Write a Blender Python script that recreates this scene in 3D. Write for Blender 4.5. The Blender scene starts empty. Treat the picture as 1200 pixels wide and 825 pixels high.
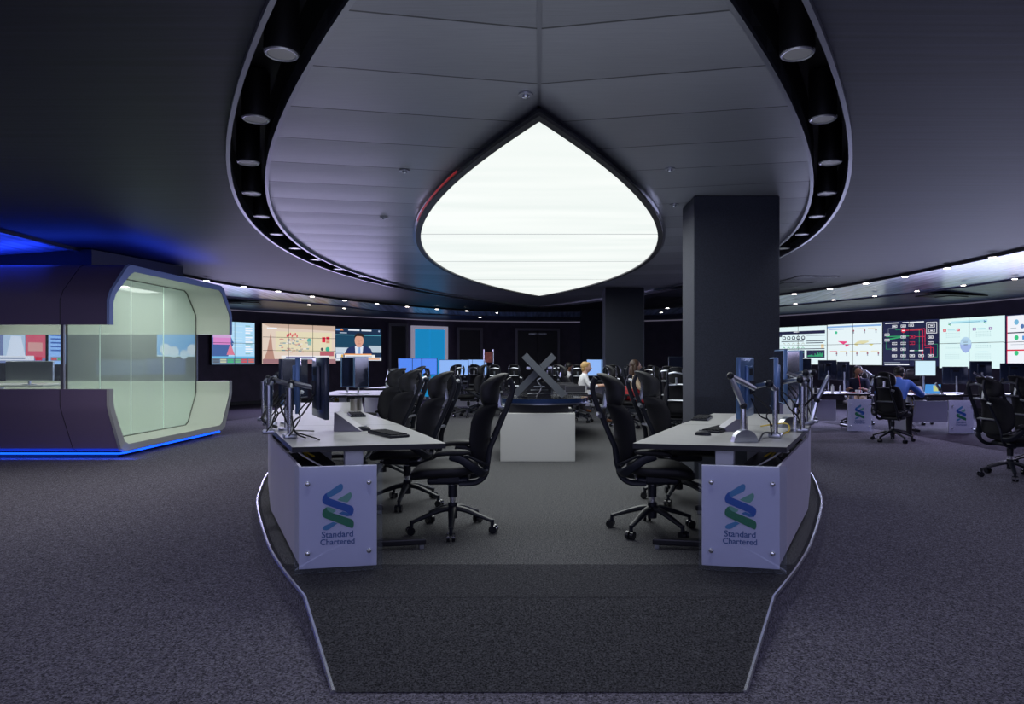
import bpy, bmesh, math, random
from mathutils import Vector, Matrix
random.seed(7)
PI = math.pi
COL = bpy.context.scene.collection
CZ = 1.3            # eye height above the raised floor
F0 = -0.1           # level of the surrounding floor

# ------------------------------------------------------------------ materials
def mat(name, col, rough=.5, metal=0., emit=None, es=0., noise=None, bump=0., nscale=50., trans=0., alpha=1., spec=.5, coat=0.):
    m = bpy.data.materials.new(name); m.use_nodes = True
    nt = m.node_tree; b = nt.nodes['Principled BSDF']
    b.inputs['Base Color'].default_value = (*col, 1); b.inputs['Roughness'].default_value = rough
    b.inputs['Metallic'].default_value = metal; b.inputs['Specular IOR Level'].default_value = spec
    b.inputs['Transmission Weight'].default_value = trans; b.inputs['Alpha'].default_value = alpha
    b.inputs['Coat Weight'].default_value = coat
    if emit: b.inputs['Emission Color'].default_value = (*emit, 1); b.inputs['Emission Strength'].default_value = es
    if noise or bump:
        tc = nt.nodes.new('ShaderNodeTexCoord'); n = nt.nodes.new('ShaderNodeTexNoise')
        n.inputs['Scale'].default_value = nscale; n.inputs['Detail'].default_value = 4
        nt.links.new(tc.outputs['Object'], n.inputs['Vector'])
        if noise:
            r = nt.nodes.new('ShaderNodeValToRGB')
            r.color_ramp.elements[0].position = .3; r.color_ramp.elements[1].position = .7
            r.color_ramp.elements[0].color = (*[c*(1-noise) for c in col], 1)
            r.color_ramp.elements[1].color = (*[min(1, c*(1+noise)) for c in col], 1)
            nt.links.new(n.outputs['Fac'], r.inputs['Fac']); nt.links.new(r.outputs['Color'], b.inputs['Base Color'])
        if bump:
            bp = nt.nodes.new('ShaderNodeBump'); bp.inputs['Strength'].default_value = bump; bp.inputs['Distance'].default_value = .004
            nt.links.new(n.outputs['Fac'], bp.inputs['Height']); nt.links.new(bp.outputs['Normal'], b.inputs['Normal'])
    return m

def carpet_mat(name, base, tint, big):
    m = bpy.data.materials.new(name); m.use_nodes = True; nt = m.node_tree; N = nt.nodes; L = nt.links
    b = N['Principled BSDF']; b.inputs['Roughness'].default_value = .95; b.inputs['Specular IOR Level'].default_value = .1
    tc = N.new('ShaderNodeTexCoord')
    n1 = N.new('ShaderNodeTexNoise'); n1.inputs['Scale'].default_value = 105; n1.inputs['Detail'].default_value = 3; n1.inputs['Roughness'].default_value = .7
    n2 = N.new('ShaderNodeTexNoise'); n2.inputs['Scale'].default_value = big; n2.inputs['Detail'].default_value = 2
    n3 = N.new('ShaderNodeTexNoise'); n3.inputs['Scale'].default_value = 28; n3.inputs['Detail'].default_value = 3
    for n in (n1, n2, n3): L.new(tc.outputs['Object'], n.inputs['Vector'])
    r = N.new('ShaderNodeValToRGB'); r.color_ramp.elements[0].position = .38; r.color_ramp.elements[1].position = .64
    r.color_ramp.elements[0].color = (*[c*.22 for c in base], 1); r.color_ramp.elements[1].color = (*[c*1.95 for c in base], 1)
    L.new(n1.outputs['Fac'], r.inputs['Fac'])
    mx = N.new('ShaderNodeMix'); mx.data_type = 'RGBA'; mx.blend_type = 'MULTIPLY'; mx.inputs['Factor'].default_value = .6
    r2 = N.new('ShaderNodeValToRGB'); r2.color_ramp.elements[0].color = (*tint, 1); r2.color_ramp.elements[1].color = (1.0, 1.0, 1.0, 1)
    r2.color_ramp.elements[0].position = .35; r2.color_ramp.elements[1].position = .65
    L.new(n3.outputs['Fac'], r2.inputs['Fac'])
    L.new(r.outputs['Color'], mx.inputs['A']); L.new(r2.outputs['Color'], mx.inputs['B'])
    L.new(mx.outputs['Result'], b.inputs['Base Color'])
    bp = N.new('ShaderNodeBump'); bp.inputs['Strength'].default_value = .5; bp.inputs['Distance'].default_value = .006
    L.new(n1.outputs['Fac'], bp.inputs['Height']); L.new(bp.outputs['Normal'], b.inputs['Normal'])
    return m

def math_node(N, L, op, a, b=None):
    n = N.new('ShaderNodeMath'); n.operation = op
    for i, v in enumerate((a, b)):
        if v is None: continue
        if isinstance(v, (int, float)): n.inputs[i].default_value = v
        else: L.new(v, n.inputs[i])
    return n.outputs[0]

def metal_panel_mat():
    m = bpy.data.materials.new('brushed_ceiling_metal'); m.use_nodes = True; nt = m.node_tree; N = nt.nodes; L = nt.links
    b = N['Principled BSDF']; b.inputs['Metallic'].default_value = .35; b.inputs['Roughness'].default_value = .36
    tc = N.new('ShaderNodeTexCoord'); sp = N.new('ShaderNodeSeparateXYZ'); L.new(tc.outputs['Object'], sp.inputs[0])
    ax = math_node(N, L, 'ABSOLUTE', sp.outputs['X'])
    v = math_node(N, L, 'ADD', sp.outputs['Y'], math_node(N, L, 'MULTIPLY', ax, .2))
    v = math_node(N, L, 'DIVIDE', v, .74)
    fr = math_node(N, L, 'FRACT', v)
    seam = math_node(N, L, 'LESS_THAN', fr, .022)
    seam2 = math_node(N, L, 'LESS_THAN', ax, .012)
    seam = math_node(N, L, 'MAXIMUM', seam, 0)
    fl = math_node(N, L, 'FLOOR', v)
    wn = N.new('ShaderNodeTexWhiteNoise'); wn.noise_dimensions = '1D'; L.new(fl, wn.inputs['W'])
    ns = N.new('ShaderNodeTexNoise'); mp = N.new('ShaderNodeMapping'); mp.inputs['Scale'].default_value = (2, 60, 1)
    L.new(tc.outputs['Object'], mp.inputs[0]); L.new(mp.outputs[0], ns.inputs['Vector']); ns.inputs['Scale'].default_value = 2
    t = math_node(N, L, 'ADD', math_node(N, L, 'MULTIPLY', wn.outputs['Value'], .09), math_node(N, L, 'MULTIPLY', ns.outputs['Fac'], .08))
    t = math_node(N, L, 'ADD', t, .21)
    t = math_node(N, L, 'MULTIPLY', t, math_node(N, L, 'SUBTRACT', 1, math_node(N, L, 'MULTIPLY', seam, .8)))
    cc = N.new('ShaderNodeCombineColor'); L.new(math_node(N, L, 'MULTIPLY', t, .96), cc.inputs[0]); L.new(t, cc.inputs[1]); L.new(math_node(N, L, 'MULTIPLY', t, 1.12), cc.inputs[2])
    L.new(cc.outputs[0], b.inputs['Base Color'])
    bp = N.new('ShaderNodeBump'); bp.inputs['Distance'].default_value = .01; bp.inputs['Strength'].default_value = .6
    pil = math_node(N, L, 'SINE', math_node(N, L, 'MULTIPLY', fr, PI))
    L.new(math_node(N, L, 'MULTIPLY', pil, .5), bp.inputs['Height']); L.new(bp.outputs['Normal'], b.inputs['Normal'])
    return m

def ribbed_mat(name, col, scale, axis='Y', rough=.7, spec=.3):
    m = bpy.data.materials.new(name); m.use_nodes = True; nt = m.node_tree; N = nt.nodes; L = nt.links
    b = N['Principled BSDF']; b.inputs['Roughness'].default_value = rough; b.inputs['Specular IOR Level'].default_value = spec
    tc = N.new('ShaderNodeTexCoord'); mp = N.new('ShaderNodeMapping')
    mp.inputs['Scale'].default_value = {'Y': (.6, scale, 1), 'Z': (1, 1, scale), 'X': (scale, .6, 1)}[axis]
    L.new(tc.outputs['Object'], mp.inputs[0])
    ns = N.new('ShaderNodeTexNoise'); ns.inputs['Scale'].default_value = 1; ns.inputs['Detail'].default_value = 4
    L.new(mp.outputs[0], ns.inputs['Vector'])
    r = N.new('ShaderNodeValToRGB'); r.color_ramp.elements[0].position = .3; r.color_ramp.elements[1].position = .7
    r.color_ramp.elements[0].color = (*[c*.6 for c in col], 1); r.color_ramp.elements[1].color = (*[c*1.5 for c in col], 1)
    L.new(ns.outputs['Fac'], r.inputs['Fac']); L.new(r.outputs['Color'], b.inputs['Base Color'])
    bp = N.new('ShaderNodeBump'); bp.inputs['Strength'].default_value = .3; bp.inputs['Distance'].default_value = .003
    L.new(ns.outputs['Fac'], bp.inputs['Height']); L.new(bp.outputs['Normal'], b.inputs['Normal'])
    return m

def lens_mat():
    m = mat('luminous_panel', (.02, .02, .02), .6, emit=(.9, .95, .93), es=1., spec=.1); nt = m.node_tree; N = nt.nodes; L = nt.links
    tc = N.new('ShaderNodeTexCoord'); mp = N.new('ShaderNodeMapping'); mp.inputs['Scale'].default_value = (.25, 1.6, 1); n = N.new('ShaderNodeTexNoise'); n.inputs['Scale'].default_value = 1.2
    r = N.new('ShaderNodeValToRGB'); r.color_ramp.elements[0].position = .35; r.color_ramp.elements[1].position = .65
    r.color_ramp.elements[0].color = (.86, .92, .89, 1); r.color_ramp.elements[1].color = (.95, .99, .96, 1)
    L.new(tc.outputs['Object'], mp.inputs[0]); L.new(mp.outputs[0], n.inputs['Vector']); L.new(n.outputs['Fac'], r.inputs['Fac']); L.new(r.outputs['Color'], N['Principled BSDF'].inputs['Emission Color'])
    return m
def emit_attr_mat(name, strength):
    m = bpy.data.materials.new(name); m.use_nodes = True; nt = m.node_tree; N = nt.nodes; L = nt.links
    b = N['Principled BSDF']; b.inputs['Base Color'].default_value = (.01, .01, .012, 1); b.inputs['Roughness'].default_value = .3
    a = N.new('ShaderNodeAttribute'); a.attribute_name = 'ink'
    L.new(a.outputs['Color'], b.inputs['Emission Color']); b.inputs['Emission Strength'].default_value = strength*.92
    return m

def glass_mat(name, tint, haze, hazecol):
    m = bpy.data.materials.new(name); m.use_nodes = True; nt = m.node_tree; N = nt.nodes; L = nt.links
    for n in list(N):
        if n.type != 'OUTPUT_MATERIAL': N.remove(n)
    out = [n for n in N if n.type == 'OUTPUT_MATERIAL'][0]
    t = N.new('ShaderNodeBsdfTransparent'); t.inputs[0].default_value = (*tint, 1)
    g = N.new('ShaderNodeBsdfGlossy'); g.inputs['Roughness'].default_value = .03; g.inputs[0].default_value = (.9, .95, 1, 1)
    d = N.new('ShaderNodeBsdfDiffuse'); d.inputs[0].default_value = (*hazecol, 1)
    tr = N.new('ShaderNodeBsdfTranslucent'); tr.inputs[0].default_value = (*hazecol, 1)
    lw = N.new('ShaderNodeLayerWeight'); lw.inputs[0].default_value = .5
    f = N.new('ShaderNodeMath'); f.operation = 'MULTIPLY_ADD'; pw = N.new('ShaderNodeMath'); pw.operation = 'POWER'; L.new(lw.outputs['Facing'], pw.inputs[0]); pw.inputs[1].default_value = 4; L.new(pw.outputs[0], f.inputs[0]); f.inputs[1].default_value = .7; f.inputs[2].default_value = .035
    m0 = N.new('ShaderNodeMixShader'); m0.inputs[0].default_value = .5; L.new(d.outputs[0], m0.inputs[1]); L.new(tr.outputs[0], m0.inputs[2])
    m1 = N.new('ShaderNodeMixShader'); m1.inputs[0].default_value = haze; L.new(t.outputs[0], m1.inputs[1]); L.new(m0.outputs[0], m1.inputs[2])
    m2 = N.new('ShaderNodeMixShader'); L.new(f.outputs[0], m2.inputs[0]); L.new(m1.outputs[0], m2.inputs[1]); L.new(g.outputs[0], m2.inputs[2])
    L.new(m2.outputs[0], out.inputs[0])
    return m

M = dict(
    wedge=mat('wedge_grey', (.22, .21, .26), .35, .4),
    carpet=carpet_mat('carpet_grey', (.118, .112, .140), (.62, .6, .7), 2),
    carpet_dark=carpet_mat('carpet_dark', (.042, .036, .052), (.6, .6, .7), 2),
    carpet_ramp=carpet_mat('carpet_ramp', (.044, .044, .050), (.7, .7, .75), 2),
    carpet_stage=carpet_mat('carpet_stage', (.10, .10, .103), (.65, .65, .7), 2),
    ceil_metal=metal_panel_mat(),
    ceil_dark=ribbed_mat('dark_ribbed_ceiling', (.013, .014, .026), 22, 'Y', .55, .4),
    ceil_band=ribbed_mat('brushed_band', (.42, .52, .80), 9, 'X', .24, .8),
    ceil_low=ribbed_mat('low_ceiling', (.05, .07, .16), 3, 'Y', .4, .5),
    wall=mat('dark_wall', (.060, .046, .085), .6, noise=.2, nscale=3),
    pillar=mat('pillar_fabric', (.022, .026, .042), .8, noise=.25, nscale=70, bump=.4),
    black=mat('black_paint', (.006, .006, .008), .5),
    gloss_black=mat('gloss_black', (.008, .009, .014), .16, coat=.3),
    fabric=mat('black_mesh_fabric', (.006, .006, .010), .75, bump=.3, nscale=260, spec=.35),
    leather=mat('black_leather', (.007, .007, .010), .58, bump=.15, nscale=120),
    plastic=mat('black_plastic', (.010, .012, .02), .42, spec=.4),
    chrome=mat('chrome', (.78, .79, .82), .25, .9),
    alu=mat('brushed_aluminium', (.52, .54, .60), .3, 1.),
    frame_alu=mat('trim_aluminium', (.45, .46, .52), .38, .8),
    slot_edge=mat('slot_edge_metal', (.30, .31, .36), .3, .8),
    desk_top=mat('desk_laminate', (.48, .48, .47), .38, noise=.03, nscale=8),
    desk_edge=mat('desk_edge_black', (.008, .008, .012), .35),
    white_panel=mat('white_fluted_panel', (.66, .64, .80), .45, noise=.02, nscale=4),
    white_leg=mat('white_desk_leg', (.6, .62, .7), .4),
    glass=glass_mat('clear_glass', (.95, .97, 1), .03, (.7, .75, .85)),
    pod_glass=glass_mat('pod_glass', (.86, .97, .96), .42, (.76, .90, .88)),
    pod_dark=mat('pod_shell_plum', (.22, .17, .30), .33, spec=.6),
    pod_white=mat('pod_inner_cream', (.68, .72, .64), .45),
    pod_rim=mat('pod_rim_blue_grey', (.30, .40, .80), .4),
    lens=lens_mat(),
    blue_glow=mat('blue_light_strip', (0, 0, .1), .5, emit=(.004, .07, 1.), es=3.),
    spot=mat('downlight_lamp', (1, 1, 1), .5, emit=(1, .88, .78), es=14.),
    spot_dim=mat('downlight_lens', (.2, .2, .22), .2, emit=(.7, .72, .8), es=.05),
    screen=emit_attr_mat('screen_picture', 1.),
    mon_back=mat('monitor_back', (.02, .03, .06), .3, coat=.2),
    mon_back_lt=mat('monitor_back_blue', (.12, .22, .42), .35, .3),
    mon_off=mat('dark_screen', (.010, .013, .028), .12),
    red_reflection=mat('painted_red_reflection', (.3, .01, .01), .4, emit=(.6, .02, .01), es=.25),
    door=mat('door_dark', (.028, .025, .036), .5),
    door_frame=mat('door_frame_grey', (.17, .155, .21), .4, .2),
    door_frame_lt=mat('door_frame_white', (.7, .68, .8), .4, emit=(.8, .75, 1), es=.25),
    door_blue=mat('door_blue_lit', (.02, .25, .45), .4, emit=(.01, .28, .62), es=.75),
    logo_blue=mat('logo_blue', (.003, .09, .42), .4), logo_lblue=mat('logo_light_blue', (.06, .26, .50), .4),
    logo_green=mat('logo_green', (.0, .19, .07), .4), logo_lgreen=mat('logo_light_green', (.16, .42, .30), .4),
    logo_mid=mat('logo_mid_blue', (.03, .18, .45), .4),
    ink=mat('lettering_blue', (.01, .08, .28), .4),
    cable_b=mat('cable_black', (.008, .008, .01), .5), cable_y=mat('cable_yellow', (.6, .42, .02), .5), cable_w=mat('cable_white', (.6, .6, .62), .5),
    cable_r=mat('cable_red', (.6, .03, .05), .5),
    skin_d=mat('skin_deep', (.12, .05, .03), .5), skin_m=mat('skin_brown', (.26, .12, .07), .5), skin_l=mat('skin_fair', (.55, .33, .24), .5),
    hair_b=mat('hair_black', (.008, .006, .006), .5), hair_bl=mat('hair_blond', (.45, .28, .10), .5), hair_br=mat('hair_brown', (.05, .025, .015), .5),
    eye=mat('eye_dark', (.01, .01, .01), .3), lip=mat('lips', (.3, .1, .08), .5),
    shirt_w=mat('shirt_white', (.75, .75, .78), .7), shirt_b=mat('shirt_blue', (.06, .16, .55), .7), shirt_n=mat('jumper_navy', (.012, .016, .05), .8),
    trouser_d=mat('trousers_dark', (.015, .013, .02), .8), trouser_t=mat('trousers_beige', (.5, .38, .27), .8), shoe=mat('shoe_brown', (.14, .05, .02), .5),
    cream_top=mat('top_cream', (.62, .48, .34), .7), floral=mat('dress_red_floral', (.5, .03, .04), .7, noise=.9, nscale=30),
    paper=mat('paper_white', (.75, .76, .8), .6), steel_cup=mat('steel_cup', (.35, .33, .3), .3, .9),
    red=mat('red_plastic', (.45, .02, .02), .4), smoke=mat('tinted_panel', (.05, .05, .06), .3),
    console_white=mat('console_white', (.60, .60, .59), .5), grey_slab=mat('slab_grey', (.10, .11, .12), .42, .3),
)

# ------------------------------------------------------------------ mesh building
class MB:
    def __init__(s): s.v = []; s.f = []; s.mi = []; s.cols = []; s.mats = []
    def m(s, material):
        if material not in s.mats: s.mats.append(material)
        return s.mats.index(material)
    def add(s, vs, fs, material=None, col=None):
        o = len(s.v); s.v += [tuple(x) for x in vs]; k = s.m(material) if material else 0
        for f in fs: s.f.append(tuple(i+o for i in f)); s.mi.append(k); s.cols.append(col)
        return s
    def box(s, x0, x1, y0, y1, z0, z1, material=None, mtx=None):
        vs = [Vector((x, y, z)) for x in (x0, x1) for y in (y0, y1) for z in (z0, z1)]
        if mtx: vs = [mtx @ v for v in vs]
        return s.add(vs, [(0, 1, 3, 2), (4, 6, 7, 5), (0, 4, 5, 1), (2, 3, 7, 6), (0, 2, 6, 4), (1, 5, 7, 3)], material)
    def rbox(s, x0, x1, y0, y1, z0, z1, r, material=None, mtx=None, seg=3):
        "box with bevelled edges"
        bm = bmesh.new(); bmesh.ops.create_cube(bm, size=1)
        for v in bm.verts: v.co = Vector(((x0+x1)/2+v.co.x*(x1-x0), (y0+y1)/2+v.co.y*(y1-y0), (z0+z1)/2+v.co.z*(z1-z0)))
        bmesh.ops.bevel(bm, geom=bm.edges[:], offset=r, segments=seg, affect='EDGES', profile=.5)
        vs = [(mtx @ v.co) if mtx else v.co.copy() for v in bm.verts]
        bm.verts.index_update()
        fs = [tuple(v.index for v in f.verts) for f in bm.faces]; bm.free()
        return s.add(vs, fs, material)
    def tube(s, pts, rad, n=8, material=None, cap=True, squash=None):
        pts = [Vector(p) for p in pts]; rs = rad if isinstance(rad, (list, tuple)) else [rad]*len(pts)
        vs = []; fs = []; up = None
        for i, p in enumerate(pts):
            t = (pts[min(i+1, len(pts)-1)] - pts[max(i-1, 0)]).normalized()
            if up is None:
                up = Vector((0, 0, 1)) if abs(t.z) < .9 else Vector((0, 1, 0))
            a = t.cross(up).normalized(); b = a.cross(t).normalized(); up = b
            for k in range(n):
                w = 2*PI*k/n; sa, sb = (squash or (1, 1))
                vs.append(p + a*math.cos(w)*rs[i]*sa + b*math.sin(w)*rs[i]*sb)
        for i in range(len(pts)-1):
            for k in range(n):
                fs.append((i*n+k, i*n+(k+1) % n, (i+1)*n+(k+1) % n, (i+1)*n+k))
        if cap: fs.append(tuple(range(n-1, -1, -1))); fs.append(tuple((len(pts)-1)*n+k for k in range(n)))
        return s.add(vs, fs, material)
    def cyl(s, c, r, h, n=20, material=None, r2=None):
        c = Vector(c)
        return s.tube([c, c+Vector((0, 0, h))], [r, r if r2 is None else r2], n, material)
    def sph(s, c, rx, ry, rz, material=None, n=14, e=1., mtx=None, fn=None):
        "superellipsoid"
        def p(v, e): return math.copysign(abs(v)**e, v)
        vs = []; fs = []; m_ = n//2+1; c = Vector(c)
        for i in range(m_+1):
            ph = -PI/2 + PI*i/m_
            for k in range(n):
                th = 2*PI*k/n
                v = Vector((rx*p(math.cos(ph), e)*p(math.cos(th), e), ry*p(math.cos(ph), e)*p(math.sin(th), e), rz*p(math.sin(ph), e)))
                if fn: v = fn(v)
                if mtx: v = mtx @ v
                vs.append(c+v)
        for i in range(m_):
            for k in range(n):
                fs.append((i*n+k, i*n+(k+1) % n, (i+1)*n+(k+1) % n, (i+1)*n+k))
        return s.add(vs, fs, material)
    def prism(s, poly, z0, z1, material=None, top=None, col=None):
        n = len(poly); o = [(x, y, z0) for x, y in poly]; t = [(x, y, z1) for x, y in poly]
        s.add(o+t, [tuple(range(n-1, -1, -1))] + [(i, (i+1) % n, n+(i+1) % n, n+i) for i in range(n)], material)
        return s.add(t, [tuple(range(n))], top or material)
    def loft(s, A, B, material=None):
        n = len(A)
        return s.add(list(A)+list(B), [(i, i+1, n+i+1, n+i) for i in range(n-1)], material)
    def build(s, name, material=None, parent=None, smooth=False, loc=None):
        me = bpy.data.meshes.new(name); me.from_pydata(s.v, [], s.f)
        mats = s.mats or [material]
        for x in mats: me.materials.append(x)
        me.polygons.foreach_set('material_index', s.mi if s.mats else [0]*len(s.f))
        if any(c is not None for c in s.cols):
            ca = me.color_attributes.new('ink', 'FLOAT_COLOR', 'CORNER')
            for pl, c in zip(me.polygons, s.cols):
                for li in pl.loop_indices: ca.data[li].color = (*(c or (0, 0, 0)), 1)
        me.update()
        if smooth:
            try: me.polygons.foreach_set('use_smooth', [True]*len(me.polygons)); me.set_sharp_from_angle(angle=math.radians(38))
            except Exception: pass
        o = bpy.data.objects.new(name, me); COL.objects.link(o)
        if loc: o.location = loc
        if parent: o.parent = parent
        return o

def tag(o, label=None, cat=None, group=None, kind=None):
    if label: o['label'] = label
    if cat: o['category'] = cat
    if group: o['group'] = group
    if kind: o['kind'] = kind
    return o
def empty(name, loc=(0, 0, 0), rz=0, label=None, cat=None, group=None):
    o = bpy.data.objects.new(name, None); COL.objects.link(o); o.location = loc; o.rotation_euler = (0, 0, rz)
    o.empty_display_size = .05
    return tag(o, label, cat, group)
def struct(o, label, cat): return tag(o, label, cat, None, 'structure')
def dup(root, loc, rz, label, group=None, sc=None):
    def cp(o, par):
        c = o.copy(); COL.objects.link(c)
        if par: c.parent = par
        for ch in o.children: cp(ch, c)
        return c
    r = cp(root, None); r.location = loc; r.rotation_euler = (0, 0, rz); r['label'] = label
    if group: r['group'] = group
    if sc: r.scale = (sc, sc, sc)
    return r
def shape(o, m2): return o

def catmull(pts, per=6):
    out = []; P = [Vector(p) for p in pts]
    for i in range(len(P)-1):
        p0 = P[max(i-1, 0)]; p1 = P[i]; p2 = P[i+1]; p3 = P[min(i+2, len(P)-1)]
        for k in range(per):
            t = k/per
            out.append(.5*((2*p1)+(-p0+p2)*t+(2*p0-5*p1+4*p2-p3)*t*t+(-p0+3*p1-3*p2+p3)*t**3))
    out.append(P[-1]); return out
def resample(pts, n):
    P = [Vector(p) for p in pts]; d = [0]
    for a, b in zip(P, P[1:]): d.append(d[-1]+(b-a).length)
    out = []; j = 0
    for i in range(n):
        t = d[-1]*i/(n-1)
        while j < len(P)-2 and d[j+1] < t: j += 1
        s_ = (t-d[j])/max(1e-9, d[j+1]-d[j]); out.append(P[j].lerp(P[j+1], min(1, max(0, s_))))
    return out
def at_len(pts, t): return resample(pts, 400)[int(max(0, min(399, t*399)))]

# ------------------------------------------------------------------ room outline curves (plan)
R1 = [(-3.5, -4), (-5.2, -1), (-6.6, 3), (-7.3, 7), (-7.4, 11.1), (-7.4, 15.2), (-6.7, 17.5), (-5.7, 20), (-4.3, 22.3), (-2.5, 24.2), (0, 24.9),
      (2.6, 24.3), (4.7, 22.6), (6.7, 18.2), (7.4, 15.7), (7.7, 12.9), (7.75, 10.2), (7.5, 6.5), (6.8, 2.5), (5.4, -1), (3.6, -4)]
R2 = [(-7.5, -4), (-8.3, -1), (-8.9, 3), (-9.2, 7), (-9.2, 11.1), (-8.8, 15), (-8.2, 17.6), (-7.6, 18.4), (-6.2, 20.6), (-4.5, 24), (0, 25.9),
      (4.0, 24.9), (6.4, 22.6), (7.6, 20.3), (8.76, 17.8), (9.48, 15.3), (9.66, 12.6), (9.6, 8), (9.2, 3), (8.4, -1), (7.6, -4)]
WL = [(-12.3, -4), (-12.3, 0), (-12.3, 5), (-12.3, 10), (-11.9, 14), (-11.2, 17.2), (-9.5, 20.9), (-8.0, 22.65), (-6.3, 24.4), (-4.2, 26.3), (-2.4, 27.1),
      (0, 27.55), (1.6, 27.6), (4.1, 26.9), (6.4, 25.5), (8.4, 23.8), (10.3, 20.8), (11.6, 18.6), (12.3, 15), (12.6, 9), (12.4, -4)]
NS = 121
r1 = resample(catmull([(x, y, 3.1) for x, y in R1]), NS)
r2 = resample(catmull([(x, y, 2.95) for x, y in R2]), NS)
wl = resample(catmull([(x, y, 2.85) for x, y in WL]), NS)
def wall_hit(px, off=0.06):
    "point of the wall line along the sight line through image column px, pulled in by off"
    k = (px-632)/800
    best = None
    for a, b in zip(wl, wl[1:]):
        if a.y < 3: continue
        fa = a.x-k*a.y; fb = b.x-k*b.y
        if fa*fb <= 0:
            t = fa/(fa-fb) if fa != fb else 0; best = a.lerp(b, t)
    return Vector((best.x, best.y, 0))

def eye(c, L, W, z, n=48, side=0):
    "pointed-oval outline; side -1/1 one half from near tip to far tip"
    ys = [c-L*math.cos(PI*i/n) for i in range(n+1)]
    h = [(W*(1-((y-c)/L)**2), y) for y in ys]
    if side: return [Vector((side*w, y, z)) for w, y in h]
    return [Vector((-w, y, z)) for w, y in h] + [Vector((w, y, z)) for w, y in reversed(h[1:-1])]

# ------------------------------------------------------------------ floor
b = MB(); b.add([(-12.8, -4, F0), (12.8, -4, F0), (12.8, 28, F0), (-12.8, 28, F0)], [(0, 1, 2, 3)])
struct(b.build('floor', M['carpet']), 'grey flecked carpet floor around the raised central platform', 'floor')
# darker outer zone of carpet on both sides
b = MB()
za = resample([(7.0, -4, 0), (7.3, 4, 0), (7.15, 9.8, 0), (7.05, 11.5, 0), (6.97, 13.4, 0), (6.2, 15.6, 0), (5.0, 19.5, 0), (0, 24, 0)], 30)
zb = resample([(12.2, -4, 0), (12.4, 4, 0), (12.3, 10, 0), (12.2, 13, 0), (11.8, 16.4, 0), (10, 20.5, 0), (7, 24.2, 0), (0, 27, 0)], 30)
b.loft([(p.x, p.y, F0+.006) for p in za], [(p.x, p.y, F0+.006) for p in zb])
b.loft([(-p.x-1.0, p.y, F0+.006) for p in zb][::-1][3:22], [(-p.x-1.0, p.y, F0+.006) for p in za][::-1][3:22])
struct(b.build('floor', M['carpet_dark']), 'darker plum carpet border under the outer wall', 'floor')
# raised platform
EP = dict(c=12.0, L=10.6, W=3.55)
left = [Vector((-1.285, 3.74, 0))] + [Vector(p) for p in catmull([(-1.285, 3.74, 0), (-1.63, 4.3, 0), (-1.97, 4.93, 0), (-2.52, 6.1, 0), (-2.8, 6.85, 0), (-3.14, 7.94, 0), (-3.5, 9.6, 0), (-3.75, 12, 0), (-3.6, 15, 0), (-3.0, 18, 0), (-1.9, 20.5, 0), (0, 22.3, 0)])][1:]
right = [Vector((-p.x, p.y, 0)) for p in left]
b = MB(); outline = left + right[::-1][1:]
b.add([(p.x, p.y, 0) for p in outline], [tuple(range(len(outline)))])
struct(b.build('floor', M['carpet_stage']), 'grey carpet of the raised central platform', 'floor')
b = MB()
b.add([(-1.285, 3.74, 0), (1.285, 3.74, 0), (.865, 2.87, F0+.004), (-.865, 2.87, F0+.004)], [(0, 1, 2, 3)], M['carpet_ramp'])
b.add([(-1.285, 3.74, 0.0015), (1.285, 3.74, 0.0015), (1.62, 4.34, 0.0015), (-1.62, 4.34, 0.0015)], [(0, 1, 2, 3)], M['carpet_ramp'])
struct(b.build('floor'), 'dark carpet ramp sloping down from the platform to the viewer', 'floor')
for s, nm in ((-1, 'left'), (1, 'right')):
    E = [Vector((s*.865, 2.87, F0))] + [Vector((s*abs(p.x), p.y, 0)) for p in left]
    lo = []
    for i, p in enumerate(E):
        t = (E[min(i+1, len(E)-1)]-E[max(i-1, 0)]); t.z = 0; t.normalize(); nrm = Vector((t.y, -t.x, 0))*(1 if s > 0 else -1)
        k = (p.z-F0)/.1
        lo.append(Vector((p.x, p.y, F0))+nrm*.05*k)
    b = MB(); b.loft(E, lo, M['carpet'])
    b.tube([(p.x, p.y, p.z+.003) for p in E], .011, 6, M['chrome'])
    b.loft([p+Vector((0, 0, .004)) for p in E], [Vector((p.x-s*.03, p.y+.01, p.z+.004)) for p in E], M['carpet_ramp'])
    struct(b.build('trim_%d' % (1 if s < 0 else 2), None, smooth=True), 'bright metal edge trim curving along the %s side of the platform and ramp' % nm, 'edge trim')

# ------------------------------------------------------------------ ceiling
ZC = 3.1
CI = dict(c=12.4, L=10.4, W=3.85); CO = dict(c=12.4, L=10.9, W=4.15); LO = dict(c=12.1, L=7.25, W=1.98)
# metal field between the lens frame and the slot
for s in (-1, 1):
    A = eye(**CI, z=ZC, side=s, n=60); B_ = eye(**LO, z=ZC, side=s, n=60)
    b = MB(); poly = A + [v for v in B_[::-1]]
    b.add(poly, [tuple(range(len(poly)))])
    struct(b.build('ceiling', M['ceil_metal']), 'brushed metal panel ceiling on the %s of the glowing light' % ('left' if s < 0 else 'right'), 'ceiling')
b = MB(); b.box(-.012, .012, CI['c']-CI['L'], LO['c']-LO['L'], ZC-.012, ZC+.01)
struct(b.build('trim_3', M['slot_edge']), 'straight metal seam running from the light tip across the metal ceiling', 'seam trim')
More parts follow.
